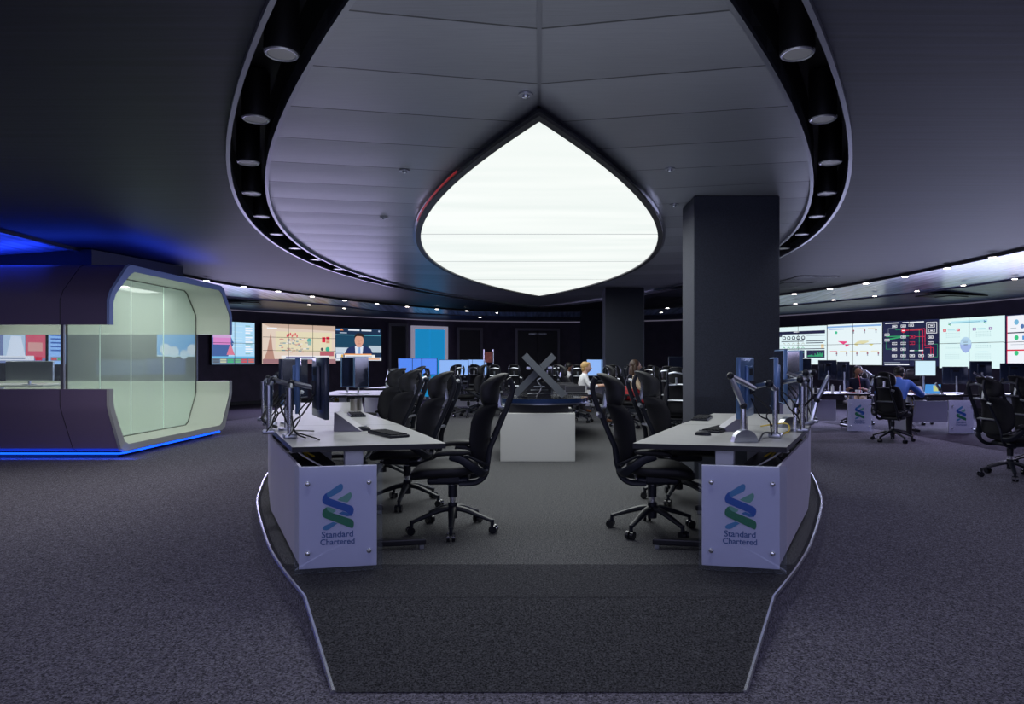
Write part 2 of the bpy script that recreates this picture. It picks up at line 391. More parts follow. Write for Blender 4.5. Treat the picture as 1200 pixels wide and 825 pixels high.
# slot
for s in (-1, 1):
    nm = 'left' if s < 0 else 'right'
    A = eye(**CI, z=ZC, side=s, n=60); B_ = eye(**CO, z=ZC, side=s, n=60)
    b = MB(); up = Vector((0, 0, .36))
    b.loft([p+up for p in A], [p+up for p in B_]); b.loft(A, [p+up for p in A]); b.loft(B_, [p+up for p in B_])
    struct(b.build('ceiling', M['black']), 'black recessed slot curving along the %s rim of the metal ceiling' % nm, 'ceiling')
    for E, w, nn in ((A, -.035, 'inner'), (B_, .035, 'outer')):
        b = MB(); dn = Vector((0, 0, -.035))
        E2 = [Vector((p.x+s*w, p.y, ZC)) for p in E]
        b.loft([p+dn for p in E], [p+dn for p in E2]); b.loft(E, [p+dn for p in E]); b.loft(E2, [p+dn for p in E2])
        b.loft([p+dn for p in E], [p+Vector((0, 0, .1)) for p in E])
        k = {('left', 'inner'): 4, ('left', 'outer'): 5, ('right', 'inner'): 6, ('right', 'outer'): 7}[(nm, nn)]
        struct(b.build('trim_%d' % k, M['slot_edge']), 'pale metal %s lip of the %s black ceiling slot' % (nn, nm), 'ceiling trim')
# dark ceiling
i_tip = min(range(NS), key=lambda i: abs(r1[i].x) if r1[i].y > 20 else 99)
for s in (-1, 1):
    half = r1[:i_tip+1] if s < 0 else r1[i_tip:][::-1]
    half = [Vector((p.x, p.y, ZC)) for p in half]; half[-1].x = 0
    E = eye(**CO, z=ZC, side=s, n=60)
    poly = [Vector((0, -4, ZC))] + half + E[::-1]
    b = MB(); b.add(poly, [tuple(range(len(poly)))])
    struct(b.build('ceiling', M['ceil_dark']), 'dark ribbed ceiling field on the %s side' % ('left' if s < 0 else 'right'), 'ceiling')
b = MB(); b.loft(r1, [p+Vector((0, 0, -.05)) for p in r1], M['black']); b.loft([p+Vector((0, 0, -.05)) for p in r1], [p.lerp(q, .03)+Vector((0, 0, -.05)) for p, q in zip(r1, r2)], M['slot_edge'])
struct(b.build('trim_8'), 'dark stepped edge of the main ceiling where it meets the shiny band', 'ceiling trim')
b = MB(); b.loft([p+Vector((0, 0, -.02)) for p in r1], r2)
struct(b.build('ceiling', M['ceil_band'], smooth=True), 'shiny brushed reflective band circling the dark ceiling', 'ceiling')
b = MB(); b.loft(r2, wl)
struct(b.build('ceiling', M['ceil_low'], smooth=True), 'lower dark blue ceiling next to the outer walls', 'ceiling')
b = MB()
for R, w in ((r2, .02),): b.tube([p+Vector((0, 0, -.012)) for p in R], w, 5)
struct(b.build('trim_9', M['slot_edge']), 'thin edge strip between shiny band and low ceiling', 'ceiling trim')
wi = [p+(Vector((0, 10, 2.85))-p).normalized()*.05 for p in wl]
b = MB(); b.tube([p+Vector((0, 0, -.012)) for p in wi], .018, 5)
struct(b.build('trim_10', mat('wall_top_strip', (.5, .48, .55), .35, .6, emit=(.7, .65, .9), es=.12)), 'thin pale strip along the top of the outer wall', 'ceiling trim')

# lens light
LI = dict(c=11.42, L=6.62, W=1.80)
lt = empty('ceiling_light', (0, 11.4, ZC), label='huge glowing white teardrop shaped luminous ceiling panel in dark frame', cat='ceiling light')
def rel(pts): return [p-Vector((0, 11.4, ZC)) for p in pts]
b = MB(); E = eye(**LI, z=3.0, n=60); b.add(rel(E), [tuple(range(len(E)))])
b.build('diffuser', M['lens'], lt)
def ring(A, B_): A = rel(A); B_ = rel(B_); return A+[A[0]], B_+[B_[0]]
b = MB()
E0 = eye(**LO, z=ZC, n=60); E1 = eye(c=11.42, L=6.74, W=1.87, z=3.0, n=60); E2 = eye(c=11.42, L=6.74, W=1.87, z=2.975, n=60); E3 = eye(c=11.42, L=6.62, W=1.80, z=2.975, n=60); E4 = eye(**LI, z=3.0, n=60)
b.loft(*ring(E0, E1), M['gloss_black']); b.loft(*ring(E1, E2), M['black']); b.loft(*ring(E2, E3), M['black']); b.loft(*ring(E3, E4), M['black'])
b.build('frame', None, lt)
b = MB(); Eo = eye(c=12.1, L=7.31, W=2.01, z=ZC-.012, n=60); Ei = eye(c=12.1, L=7.22, W=1.96, z=ZC-.012, n=60)
b.loft(*ring(Eo, Ei)); b.build('outer_trim', M['slot_edge'], lt)
for y in (9.2, 11.75, 14.4):
    w = 1.80*(1-((y-11.42)/6.62)**2)
    b = MB(); b.box(-w, w, y-11.4-.014, y-11.4+.014, 2.996-ZC, 3.0-ZC-.0005)
    b.build('panel_joint', mat('joint', (.4, .4, .4), .5, emit=(.8, .85, .82), es=.42), lt)
b = MB(); seg = [p for p in eye(c=11.7, L=6.96, W=1.93, z=3.052, side=-1, n=60) if 6.2 < p.y < 8.6]
b.loft(rel(seg), rel([p+Vector((.012, 0, -.035)) for p in seg])); b.build('reflection_strip', M['red_reflection'], lt)  # reddish reflection in the frame, painted as a faintly glowing strip

# slot downlights
SL = eye(c=12.4, L=10.65, W=4.0, z=ZC, side=-1, n=60)
dl = empty('slot_downlight', (0, 0, 0), cat='downlight')
b = MB(); b.cyl((0, 0, 0), .10, .34, 24, M['black']); b.build('housing', None, dl, True)
b = MB(); b.tube([(0.088*math.cos(2*PI*k/24), .088*math.sin(2*PI*k/24), -.006) for k in range(25)], .009, 5, M['frame_alu']); b.build('ring', None, dl, True)
b = MB(); b.cyl((0, 0, -.009), .078, .006, 24, M['spot_dim']); b.build('lens', None, dl)
full = resample(SL, 300); ls = [(Vector(full[i])-Vector(full[0])).length for i in range(300)]
acc = 0; spots = []; nxt = 1.0
for i in range(1, 300):
    acc += (full[i]-full[i-1]).length
    if acc >= nxt and full[i].y > 2.9: spots.append(full[i]); nxt = acc+1.18
ordn = ['nearest', 'second', 'third', 'fourth', 'fifth', 'sixth', 'seventh', 'eighth', 'ninth', 'tenth', 'eleventh', 'twelfth', 'thirteenth', 'fourteenth', 'fifteenth', 'sixteenth', 'seventeenth', 'eighteenth', 'nineteenth']
first = True; shown = [p for p in spots if p.y < 17]
for s in (-1, 1):
    for i, p in enumerate(shown):
        lab = 'round black recessed downlight, %s along the %s ceiling slot from the viewer' % (ordn[i], 'left' if s < 0 else 'right')
        loc = (s*abs(p.x), p.y, ZC+.0)
        if first: dl.location = loc; tag(dl, lab, 'downlight', 'downlights in the black ceiling slot'); first = False
        else: dup(dl, loc, 0, lab)

# ring downlights
rd = empty('ring_downlight', (0, 0, 0), cat='downlight')
b = MB(); b.cyl((0, 0, -.012), .075, .02, 16, M['alu']); b.build('rim', None, rd, True)
b = MB(); b.cyl((0, 0, -.018), .058, .01, 16, M['spot']); b.build('lamp', None, rd)
def U(px, py, z):
    d = 800*(CZ-z)/(py-422); return Vector(((px-632)/800*d, d, z))
first = True
ringL = [(242, 328.6), (285.5, 335.6), (326, 341), (366, 347), (404, 351.7), (441.7, 355.8), (477, 359), (512, 362), (547, 364), (582, 366.4), (600.5, 368)]
ringR = [(782, 360.8), (930.7, 344), (972.5, 338), (1014.7, 331.7), (1060.7, 323.7), (1110, 313.7), (1163.7, 301)]
for lst, side in ((ringL, 'left'), (ringR, 'right')):
    for i, (px, py) in enumerate(lst):
        p = U(px, py, ZC-.06)
        lab = 'small glowing downlight inside the shiny band, %s from left in the %s row' % (ordn[i] if i else 'first', side)
        if first: rd.location = p; tag(rd, lab, 'downlight', 'glowing downlights around the ceiling band'); first = False
        else: dup(rd, p, 0, lab, 'glowing downlights around the ceiling band')
for lst, side in (([(33, 305), (362, 357), (403.6, 361), (562.6, 371.5)], 'left'), ([(775, 366), (932, 355.7), (977, 351), (1025, 346.7), (1074.5, 340.7), (1129, 334), (1189, 326.5)], 'right')):
    for i, (px, py) in enumerate(lst):
        p = U(px, py, 2.92)
        dup(rd, p, 0, 'small glowing downlight outside the shiny band, %s from left in the %s row' % (ordn[i] if i else 'first', side), 'glowing downlights around the ceiling band', .8)

# vents and detectors
for px, py, w, lab in ((948, 327, .9, 'dark slot air vent in the dark ceiling right of the big pillar'), (925, 334, .7, 'dark slot air vent in the dark ceiling touching the right of the big pillar'), (778, 350, .8, 'dark air vent in the dark ceiling between the two pillars')):
    p = U(px, py, ZC-.01); v = empty('ceiling_vent', p, .1, lab, 'vent', 'vents in the dark ceiling')
    b = MB(); b.box(-w/2, w/2, -.5, .5, 0, .008, M['black']); b.build('grille', None, v)
    b = MB()
    for k in range(6): b.box(-w/2, w/2, -.45+k*.18, -.42+k*.18, -.006, .002, M['plastic'])
    b.build('slat', None, v)
for px, py, lab in ((1115, 347, 'dark air diffuser in the low blue ceiling above the right screens'), (1060, 372, None), (270, 355, 'dark air diffuser in the low ceiling beside the pod')):
    if not lab: continue
    p = U(px, py, 2.86); v = empty('ceiling_vent', p, .3, lab, 'vent', 'vents in the low ceiling')
    b = MB(); b.box(-.75, .75, -.35, .35, -.01, .02, M['black']); b.build('grille', None, v)
    b = MB(); b.box(-.3, .3, -.2, .2, -.03, -.008, M['plastic']); b.build('core', None, v)
for px, py, lab in ((616, 111, 'small round ceiling sensor near the centre seam above the light'), (474, 200, 'small round ceiling sensor left of the glowing light'), (450, 255, 'small ceiling sensor left of the light, second from the front'), (785, 198, 'small round ceiling sensor right of the glowing light'), (790, 240, 'small ceiling sensor just left of the big pillar top')):
    p = U(px, py, ZC-.006); v = empty('ceiling_sensor', p, 0, lab, 'sensor', 'sensors in the metal ceiling')
    b = MB(); b.cyl((0, 0, -.006), .05, .01, 20, M['frame_alu']); b.build('plate', None, v, True)
    b = MB(); b.sph((0, 0, -.012), .025, .025, .016, M['alu'], 12); b.build('bulb', None, v, True)

# ------------------------------------------------------------------ walls
def wall_piece(name, i0, i1, label):
    b = MB(); A = wl[i0:i1+1]
    b.loft([Vector((p.x, p.y, F0)) for p in A], [Vector((p.x, p.y, 2.9)) for p in A])
    struct(b.build(name, M['wall'], smooth=True), label, 'wall')
iL = max(i for i in range(NS) if wl[i].x < -6.8 and wl[i].y > 0)
iR = min(i for i in range(NS) if wl[i].x > 7.2)
wall_piece('wall_left', 0, iL, 'dark curved wall on the left carrying the news screens')
wall_piece('wall_back', iL, iR, 'dark far wall with the row of doors')
wall_piece('wall_right', iR, NS-1, 'dark curved wall on the right carrying the large display wall')
b = MB(); b.add([(-12.6, -4, F0), (12.6, -4, F0), (12.6, -4, 3.2), (-12.6, -4, 3.2)], [(0, 1, 2, 3)])
struct(b.build('wall_front', M['wall']), 'dark wall behind the viewer', 'wall')
# baseboards
for nm, a, c in (('left', 0, iL), ('back', iL, iR), ('right', iR, NS-1)):
    b = MB(); A = [p+(Vector((0, 12, p.z))-p).normalized()*.03 for p in wl[a:c+1]]
    b.loft([Vector((p.x, p.y, F0)) for p in A], [Vector((p.x, p.y, F0+.12)) for p in A])
    struct(b.build('baseboard_'+nm, M['black']), 'low black skirting along the %s wall' % nm, 'baseboard')

# frame helper: local X along wall, Y out towards the room, Z up
def wall_frame(pxa, pxb, off=.06):
    a = wall_hit(pxa); c = wall_hit(pxb); t = (c-a); w = t.length; t.normalize()
    n = Vector((t.y, -t.x, 0))
    if n.dot(-a) < 0: n = -n
    mid = (a+c)/2 + n*off
    # X axis: t ; Y axis: z cross x
    rz = math.atan2(t.y, t.x)
    return mid, rz, w

# doors (front of local frame = -Y)
def door(n, pxa, pxb, top, style, label):
    mid, rz, w = wall_frame(pxa, pxb, .12)
    d = empty('door_%d' % n, (mid.x, mid.y, F0), rz); struct(d, label, 'door')
    fm = M['door_frame_lt'] if style == 'blue' else M['door_frame']
    fw = .10 if style != 'blue' else .12; H = top-F0
    b = MB(); b.box(-w/2, -w/2+fw, -.05, .06, 0, H); b.box(w/2-fw, w/2, -.05, .06, 0, H); b.box(-w/2+fw, w/2-fw, -.05, .06, H-fw, H)
    b.build('door_frame', fm, d)
    leaves = 2 if style in ('double', 'blue') else 1; lw = (w-2*fw)/leaves
    for k in range(leaves):
        x0 = -w/2+fw+k*lw
        b = MB(); b.box(x0+.008, x0+lw-.008, -.02, .03, 0.01, H-fw-.01)
        lf = b.build('door_leaf', M['door_blue'] if style == 'blue' else M['door'], d)
        hx = x0+lw-.10 if k == 0 else x0+.10
        b = MB(); b.tube([(hx, -.02, 1.0), (hx, -.07, 1.0), (hx, -.07, 1.3), (hx, -.02, 1.3)], .012, 6); b.build('handle', M['alu'], lf)
        if style == 'double':
            cx = x0+lw/2+(lw*.32 if k == 0 else -lw*.32)
            b = MB(); b.box(cx-.22, cx+.22, -.06, -.02, H-fw-.16, H-fw-.10); b.build('door_closer', M['alu'], lf)
door(1, 452.8, 475.5, 2.66, 'single', 'dark single door left of the blue lit doorway')
door(2, 480.5, 522.7, 2.60, 'blue', 'bright blue doorway with a white frame in the far wall')
door(3, 534.7, 564.8, 2.58, 'single', 'dark single door just right of the blue doorway')
door(4, 603.4, 655.4, 2.58, 'double', 'dark double door in the middle of the far wall')

# pillars
def pillar(x0, x1, y0, y1, z1, label):
    b = MB(); b.rbox(x0, x1, y0, y1, F0, z1, .012, None, seg=1)
    o = b.build('pillar', M['pillar']); tag(o, label, 'pillar', None, 'structure')
pillar(1.69, 2.63, 7.46, 8.06, ZC, 'large square dark textured pillar behind the right desk')
pillar(1.63, 2.60, 16.9, 17.6, ZC, 'slimmer looking dark pillar standing further back near the people')
pillar(1.50, 2.30, 24.2, 25.0, ZC, 'dark pillar in front of the far wall right of the double door')

# ------------------------------------------------------------------ wall screens
def canvas(w, h, ops, base):
    "flat picture: ops in 0..1 coordinates; each op nudged forward"
    b = MB(); Z = [0.0]
    def quad(poly, col):
        Z[0] += .0004
        b.add([((u-.5)*w, -Z[0], v*h) for u, v in poly], [tuple(range(len(poly)))], M['screen'], col)
    quad([(0, 0), (1, 0), (1, 1), (0, 1)], base)
    asp = w/h
    for op in ops:
        k = op[0]
        if k == 'r': _, u, v, du, dv, c = op; quad([(u, v), (u+du, v), (u+du, v+dv), (u, v+dv)], c)
        elif k == 'p': quad(op[1], op[2])
        elif k == 'c':
            _, u, v, r, c = op[:5]; sy = op[5] if len(op) > 5 else 1
            quad([(u+r*math.cos(2*PI*i/18)/asp, v+r*sy*math.sin(2*PI*i/18)) for i in range(18)], c)
        elif k == 'o':
            _, u, v, du, dv, t, c, inn = op
            quad([(u, v), (u+du, v), (u+du, v+dv), (u, v+dv)], c); quad([(u+t/asp, v+t), (u+du-t/asp, v+t), (u+du-t/asp, v+dv-t), (u+t/asp, v+dv-t)], inn)
        elif k == 'l':
            pts, t, c = op[1], op[2], op[3]
            for (a, b1), (c1, d1) in zip(pts, pts[1:]):
                dx, dy = (c1-a)*asp, d1-b1; L = math.hypot(dx, dy) or 1; nx, ny = -dy/L*t/2, dx/L*t/2
                Z[0] -= .00035
                quad([(a+nx/asp, b1+ny), (a-nx/asp, b1-ny), (c1-nx/asp, d1-ny), (c1+nx/asp, d1+ny)], c)
            Z[0] += .00035
    return b
def wall_screen(name, pxa, pxb, z0, z1, ops, base, label, cat='screen', joints=(0, 0), group=None, off=.1):
    mid, rz, w = wall_frame(pxa, pxb, off); h = z1-z0
    t = empty(name, (mid.x, mid.y, z0), rz, label, cat, group)
    b = MB(); b.box(-w/2-.015, w/2+.015, .004, .09, -.015, h+.015); b.build('housing', M['black'], t)
    o = canvas(w, h, ops, base).build('display', None, t)
    nx, ny = joints
    if nx or ny:
        b = MB()
        for i in range(1, nx): b.box(-w/2+w*i/nx-.006, -w/2+w*i/nx+.006, -.05, -.046, 0, h)
        for i in range(1, ny): b.box(-w/2, w/2, -.05, -.046, h*i/ny-.006, h*i/ny+.006)
        b.build('panel_joint', M['plastic'], t)
    return t
W_ = (.80, .97, 1.0); WH = (.95, .98, 1.05); NV = (.010, .014, .055); GY = (.35, .42, .5); RD = (.75, .02, .06); GN = (.02, .45, .15)
rnd = random.Random(3)
# R-A dashboard
ops = [('r', .0, .80, .97, .08, NV), ('r', .40, .85, .1, .02, WH)]
ops += [('r', .02+i*.055, .74, .05, .05, NV) for i in range(3)]
for i in range(5): ops += [('c', .22+i*.09, .70, .055, NV), ('c', .22+i*.09, .705, .032, W_), ('r', .195+i*.09, .655, .05, .02, NV)]
ops += [('r', .17, .60, .42, .02, NV), ('r', .64, .60, .33, .02, NV), ('r', .64, .74, .33, .012, GY), ('r', .64, .55, .3, .02, NV)]
for r_ in range(2):
    for i in range(5): ops += [('c', .22+i*.09, .53-r_*.11, .04, (.1, .5, .25) if r_ else (.5, .55, .5)), ('c', .22+i*.09, .52-r_*.11, .033, W_)]
for r_ in range(2):
    for i in range(4): ops += [('c', .05+i*.075, .32-r_*.13, .035, GY), ('c', .05+i*.075, .32-r_*.13, .029, W_)]
ops += [('r', .0, .395, .97, .02, NV), ('r', .33, .17, .28, .20, NV), ('r', .34, .30, .26, .01, (.05, .5, .3)), ('r', .65, .17, .32, .20, NV)]
ops += [('r', .67+i*.018, .20, .012, .03+.10*rnd.random()*(i+3)/16, (.04, .5, .2)) for i in range(15)]
ops += [('r', .91, .42, .05, .1, (.9, .7, .4))]
wall_screen('wall_display', 908, 971, 1.16, 2.43, ops, W_, 'wall display of round gauges, dark header bars and small green charts', joints=(2, 2), group='tiles of the right display wall')
# R-B map
ops = [('r', .0, .92, .98, .04, (.25, .45, .8)), ('r', .02, .87, .3, .025, (.35, .5, .8)), ('c', .17, .80, .035, (.05, .55, .3))]
ops += [('p', [(.20, .585), (.38, .575), (.36, .54), (.31, .50)], (.85, .05, .22)), ('p', [(.34, .50), (.43, .495), (.35, .44)], (.85, .05, .22))]
ops += [('p', [(.50, .50), (.56, .56), (.70, .59), (.78, .55), (.66, .50), (.60, .52), (.56, .45)], (.78, .74, .42)), ('p', [(.76, .50), (.86, .50), (.82, .46)], (.75, .68, .2)), ('p', [(.56, .58), (.84, .61), (.74, .56)], (.75, .78, .6))]
for i in range(5): ops += [('r', .05+i*.19, .325, .14, .015, RD if i == 0 else (.85, .75, .45)), ('r', .17+i*.19, .22, .02, .09, GY), ('c', .18+i*.19, .28, .022, (.35, .1, .15))]
for i in range(3): ops += [('r', .36+i*.2, .87, .15, .01, (.85, .65, .45)), ('r', .49+i*.2, .76, .02, .09, GY), ('c', .50+i*.2, .83, .022, (.35, .1, .15))]
wall_screen('wall_display', 972, 1036, 1.15, 2.44, ops, (.85, .97, 1.), 'wall display with a white page and a red and yellow world map', joints=(2, 2), group='tiles of the right display wall')
# R-C network diagram
ops = [('r', .04, .945, .26, .02, WH), ('r', .36, .945, .38, .02, WH), ('r', .03, .025, .46, .03, WH), ('r', .02, .075, .3, .012, GY)]
def bx(u, v, c=WH, s=1): return [('o', u-.045*s, v-.028*s, .09*s, .056*s, .009, c, NV), ('r', u-.022, v-.008, .044, .016, c)]
G_ = (.03, .38, .14)
ops += [('l', [(.10, .70), (.10, .84), (.2, .84)], .006, GY), ('l', [(.06, .66), (.55, .66)], .02, G_), ('l', [(.24, .84), (.24, .80), (.38, .80)], .008, G_), ('l', [(.06, .56), (.06, .38), (.2, .38)], .008, G_), ('l', [(.38, .76), (.38, .14)], .006, G_)]
ops += [('l', [(.12, .6), (.34, .64)], .03, G_), ('l', [(.46, .80), (.66, .80), (.66, .34), (.52, .34)], .010, G_), ('l', [(.91, .47), (.97, .47), (.97, .20), (.9, .20)], .008, G_)]
ops += [('l', [(.42, .78), (.72, .78), (.72, .14)], .014, RD), ('l', [(.42, .805), (.76, .805), (.76, .44), (.86, .44), (.86, .18)], .012, RD), ('l', [(.56, .64), (.76, .64)], .010, RD), ('l', [(.76, .40), (.90, .40), (.90, .2)], .010, RD), ('c', .38, .78, .05, RD), ('r', .355, .77, .05, .02, WH)]
for u, v in ((.22, .88), (.38, .88), (.52, .89), (.08, .70), (.08, .58), (.38, .64), (.22, .50), (.38, .50), (.22, .37), (.38, .37), (.22, .23), (.38, .23), (.54, .23), (.70, .23), (.86, .23), (.86, .62), (.86, .50)): ops += bx(u, v)
ops += bx(.54, .64, RD, 1.15)+bx(.54, .50, RD, 1.15)
ops += [('o', .79, .70, .18, .24, .01, WH, NV)]+bx(.88, .86, WH, 1.2)+bx(.88, .76, WH, 1.2)
ops += [('r', .50, .33, .08, .02, WH), ('r', .66, .33, .08, .02, WH), ('l', [(.22, .14), (.70, .14)], .006, GY)]
wall_screen('wall_display', 1037, 1103, 1.12, 2.46, ops, NV, 'dark blue wall display with a boxed network diagram in white, green and red lines', joints=(2, 2), group='tiles of the right display wall')
# R-D calendar page
ops = [('r', .20, .895, .55, .05, (.5, .85, .95)), ('r', .27, .905, .37, .012, (.2, .45, .6))]
for u in (.17, .72): ops += [('p', [(u-.02, .93), (u+.02, .91), (u+.02, .89), (u-.02, .91)], (.02, .12, .4)), ('p', [(u-.02, .90), (u+.02, .88), (u+.02, .86), (u-.02, .88)], (.02, .4, .15))]
for u, c in ((.09, RD), (.31, RD), (.56, (.3, .2, .45)), (.80, (.3, .2, .45))): ops += [('r', u-.025, .74, .05, .055, c), ('r', u-.006, .753, .012, .03, WH)]
ops += [('r', .14, .77, .12, .01, (.3, .7, .8)), ('r', .60, .77, .13, .01, (.3, .7, .8))]
for u0 in (.12, .60):
    for v0 in (.60, .38, .17):
        for r_ in range(3 if v0 != .38 else 2):
            for c_ in range(7): ops.append(('r', u0+c_*.034, v0+.04*r_+.02, .011, .012, (.25, .5, .55)))
        ops.append(('r', u0+.03, v0+.15 if v0 != .38 else v0+.11, .15, .008, (.5, .8, .88)))
ops += [('p', [(.36, .50), (.54, .50), (.53, .40), (.49, .33), (.45, .305), (.41, .33), (.37, .40)], (.25, .35, .72)), ('c', .45, .50, .12, (.5, .72, .9)), ('p', [(.37, .47), (.53, .47), (.52, .38), (.48, .33), (.45, .32), (.42, .33), (.38, .38)], (.38, .5, .85)), ('r', .39, .55, .1, .012, NV), ('r', .41, .51, .07, .01, NV), ('r', .42, .46, .06, .012, NV)]
wall_screen('wall_display', 1104, 1181, 1.08, 2.44, ops, (.78, 1., 1.), 'pale wall display with calendar tables either side of a blue shield shape', joints=(2, 2), group='tiles of the right display wall')
ops = [('r', .0, 0, .03, 1, NV), ('r', .04, .68, .96, .3, WH), ('r', .04, .36, .96, .3, WH), ('r', .04, .10, .96, .24, WH), ('r', .04, .34, .96, .025, RD), ('r', .03, .07, .97, .03, RD), ('r', .03, .1, .012, .88, RD), ('c', .2, .86, .05, (.2, .5, .75)), ('c', .3, .78, .04, (.1, .2, .45)), ('c', .20, .58, .045, (.05, .6, .25)), ('c', .20, .30, .045, (.05, .6, .25)), ('r', .30, .54, .1, .07, (.1, .35, .7)), ('r', .10, .75, .1, .01, GY), ('r', .10, .45, .4, .008, GY)]
wall_screen('wall_display', 1182, 1255, 1.06, 2.44, ops, NV, 'wall display with white rows edged in red at the far right', joints=(2, 2), group='tiles of the right display wall')
# left wall screens
ops = [('p', [(0, 0.15), (.35, .15), (.5, .5), (.38, .75), (0, .9)], (.05, .12, .35)), ('r', .03, .46, .4, .26, (.7, .25, .6)), ('r', .02, .62, .4, .16, (.65, .4, .7)), ('p', [(.33, .22), (.42, .5), (.52, .22)], (.7, .2, .3)), ('r', 0, .15, 1, .04, (.15, .5, .8)), ('r', 0, 0, 1, .15, (.12, .2, .3))]
ops += [('r', .02+i*.165, .09-.05*r_, .14, .035, c) for r_ in range(2) for i, c in enumerate(((.1, .12, .15), (.55, .6, .4), (.05, .5, .2), (.15, .5, .25), (.7, .08, .1), (.7, .15, .12)))]
ops += [('r', .77, .9-i*.055, .17 if i % 3 else .12, .03, WH if i % 4 else (.3, .55, .6)) for i in range(13)]
ops += [('r', .45, .9-i*.07, .25, .008, (.7, .9, 1)) for i in range(8)]
wall_screen('news_screen', 246, 296, 1.17, 2.47, ops, (.45, .75, 1.), 'pink and blue wall screen with a coloured ticker, partly behind the pod', joints=(2, 2), group='screens on the left wall')
BG = (.80, .66, .56)
ops = [('p', [(0, 1), (1, 1), (1, .86), (.1, .92)], (.62, .45, .36)), ('p', [(.02, .12), (.16, .12), (.13, .4), (.11, .8), (.06, .3)], (.5, .28, .22)), ('r', .17, .3, .78, .52, (.82, .74, .52)), ('r', .06, .88, .13, .025, WH)]
for i in range(70): ops.append(('r', .2+rnd.random()*.4, .28+rnd.random()*.36, .02+rnd.random()*.03, .03, rnd.choice([(.85, .8, .75), (.65, .35, .3), (.5, .45, .4), (.8, .6, .5), (.25, .4, .45)])))
ops += [('r', .31+i*.022, .68+.02*(i % 3), .016, .07, (.75, .08, .12)) for i in range(7)]
ops += [('r', .80, .56, .05, .14, RD), ('r', .86, .64, .05, .07, RD), ('r', .86, .54, .05, .07, (.7, .3, .2)), ('c', .62, .60, .06, (.12, .45, .4)), ('r', .60, .48, .05, .1, (.3, .5, .45)), ('c', .88, .38, .06, (.05, .45, .3)), ('c', .80, .38, .04, (.08, .08, .1)), ('r', .77, .2, .2, .12, (.5, .12, .15)), ('r', 0, 0, 1, .12, (.35, .18, .2)), ('r', .24, .11, .66, .10, (.88, .88, .9)), ('r', .3, .15, .4, .03, (.15, .15, .35)), ('r', .28, .11, .6, .025, (.3, .4, .6))]
wall_screen('news_screen', 304, 389.3, 1.18, 2.46, ops, BG, 'large tiled wall screen showing a busy warm coloured crowded room', joints=(3, 3), group='screens on the left wall', off=.2)
SK = (.72, .38, .28)
ops = [('r', 0, .32, 1, .48, (.01, .06, .12)), ('r', 0, .78, 1, .02, (.1, .4, .5)), ('r', .72, .25, .28, .22, (.5, .6, .7)), ('r', 0, .2, .3, .2, (.6, .7, .8)), ('r', .02, .92, .12, .04, (.2, .4, .8)), ('p', [(.10, .92), (.18, .92), (.14, .98)], (.9, .3, .1)), ('r', .28, .92, .24, .045, (.8, .85, .95)), ('r', .56, .92, .22, .045, (.8, .85, .95)), ('r', .10, .84, .15, .025, (.5, .6, .75)), ('c', .95, .93, .03, (.4, .5, .7)), ('p', [(.20, .20), (.26, .38), (.42, .48), (.60, .48), (.76, .38), (.82, .20)], (.015, .03, .12)), ('p', [(.43, .20), (.42, .46), (.60, .46), (.58, .20)], (.75, .82, .95)), ('p', [(.49, .2), (.50, .44), (.53, .44), (.54, .2)], (.25, .4, .7)), ('r', .46, .42, .10, .12, SK), ('c', .51, .62, .155, SK, 1.2), ('p', [(.40, .68), (.42, .80), (.48, .86), (.57, .85), (.62, .78), (.62, .68), (.60, .72), (.55, .76), (.46, .76), (.42, .72)], (.02, .015, .015)), ('r', .45, .63, .045, .018, (.06, .03, .03)), ('r', .53, .63, .045, .018, (.06, .03, .03)), ('r', .50, .56, .022, .06, (.62, .3, .22)), ('r', .475, .515, .07, .016, (.5, .15, .14)), ('r', 0, 0, 1, .1, (.75, .8, .9)), ('r', .16, .18, .62, .035, (.9, .35, .08)), ('r', .20, .07, .66, .11, (.9, .88, .85)), ('r', .24, .11, .55, .03, (.4, .45, .6)), ('r', .16, .03, .8, .035, (.9, .35, .08)), ('o', .02, .06, .16, .17, .02, (.2, .3, .5), (.85, .88, .95)), ('r', .13, .07, .04, .12, (.8, .5, .1)), ('r', .42, -.01, .14, .03, WH)]
wall_screen('news_screen', 390.6, 445, 1.28, 2.42, ops, (.01, .03, .08), 'wall screen showing a news presenter in a dark suit', joints=(0, 0), group='screens on the left wall')
ops = [('r', .30, 0.2, .35, .8, (.55, .7, .85)), ('p', [(.34, .2), (.42, .9), (.58, .9), (.66, .2)], (.85, .92, 1)), ('r', .66, .15, .34, .85, (.75, .12, .18)), ('r', .7, .4, .25, .3, (.8, .4, .35)), ('r', .0, .08, .8, .16, (.9, .92, .95)), ('r', .05, .13, .6, .05, (.15, .2, .35)), ('r', .82, .08, .12, .12, RD)]
wall_screen('news_screen', -25, 48, 1.24, 1.90, ops, (.2, .25, .45), 'news screen in red and white seen through the pod window', group='screens on the left wall', off=.12)
ops = [('r', .12, .85-i*.09, .7, .035, (.05, .15, .5)) for i in range(7)] + [('r', .1, .08, .8, .10, (.3, .35, .5)), ('r', .15, .1, .3, .05, (.7, .1, .1)), ('r', .5, .1, .3, .05, (.1, .5, .2))]
wall_screen('news_screen', 52, 73, 1.20, 2.2, ops, (.35, .6, 1.), 'pale blue text screen seen at the edge of the pod window', group='screens on the left wall', off=.12)
ops = [('c', .2, .3, .25, (.85, .92, 1)), ('c', .4, .2, .25, (.8, .9, 1)), ('c', .85, .3, .25, (.85, .9, 1)), ('c', .65, .1, .2, (.7, .85, 1)), ('r', 0, 0, 1, .06, (.7, .9, 1))]
wall_screen('news_screen', 181, 229, 1.40, 2.05, ops, (.12, .45, .9), 'wall screen with blue sky and white clouds seen through the pod glass', group='screens on the left wall')

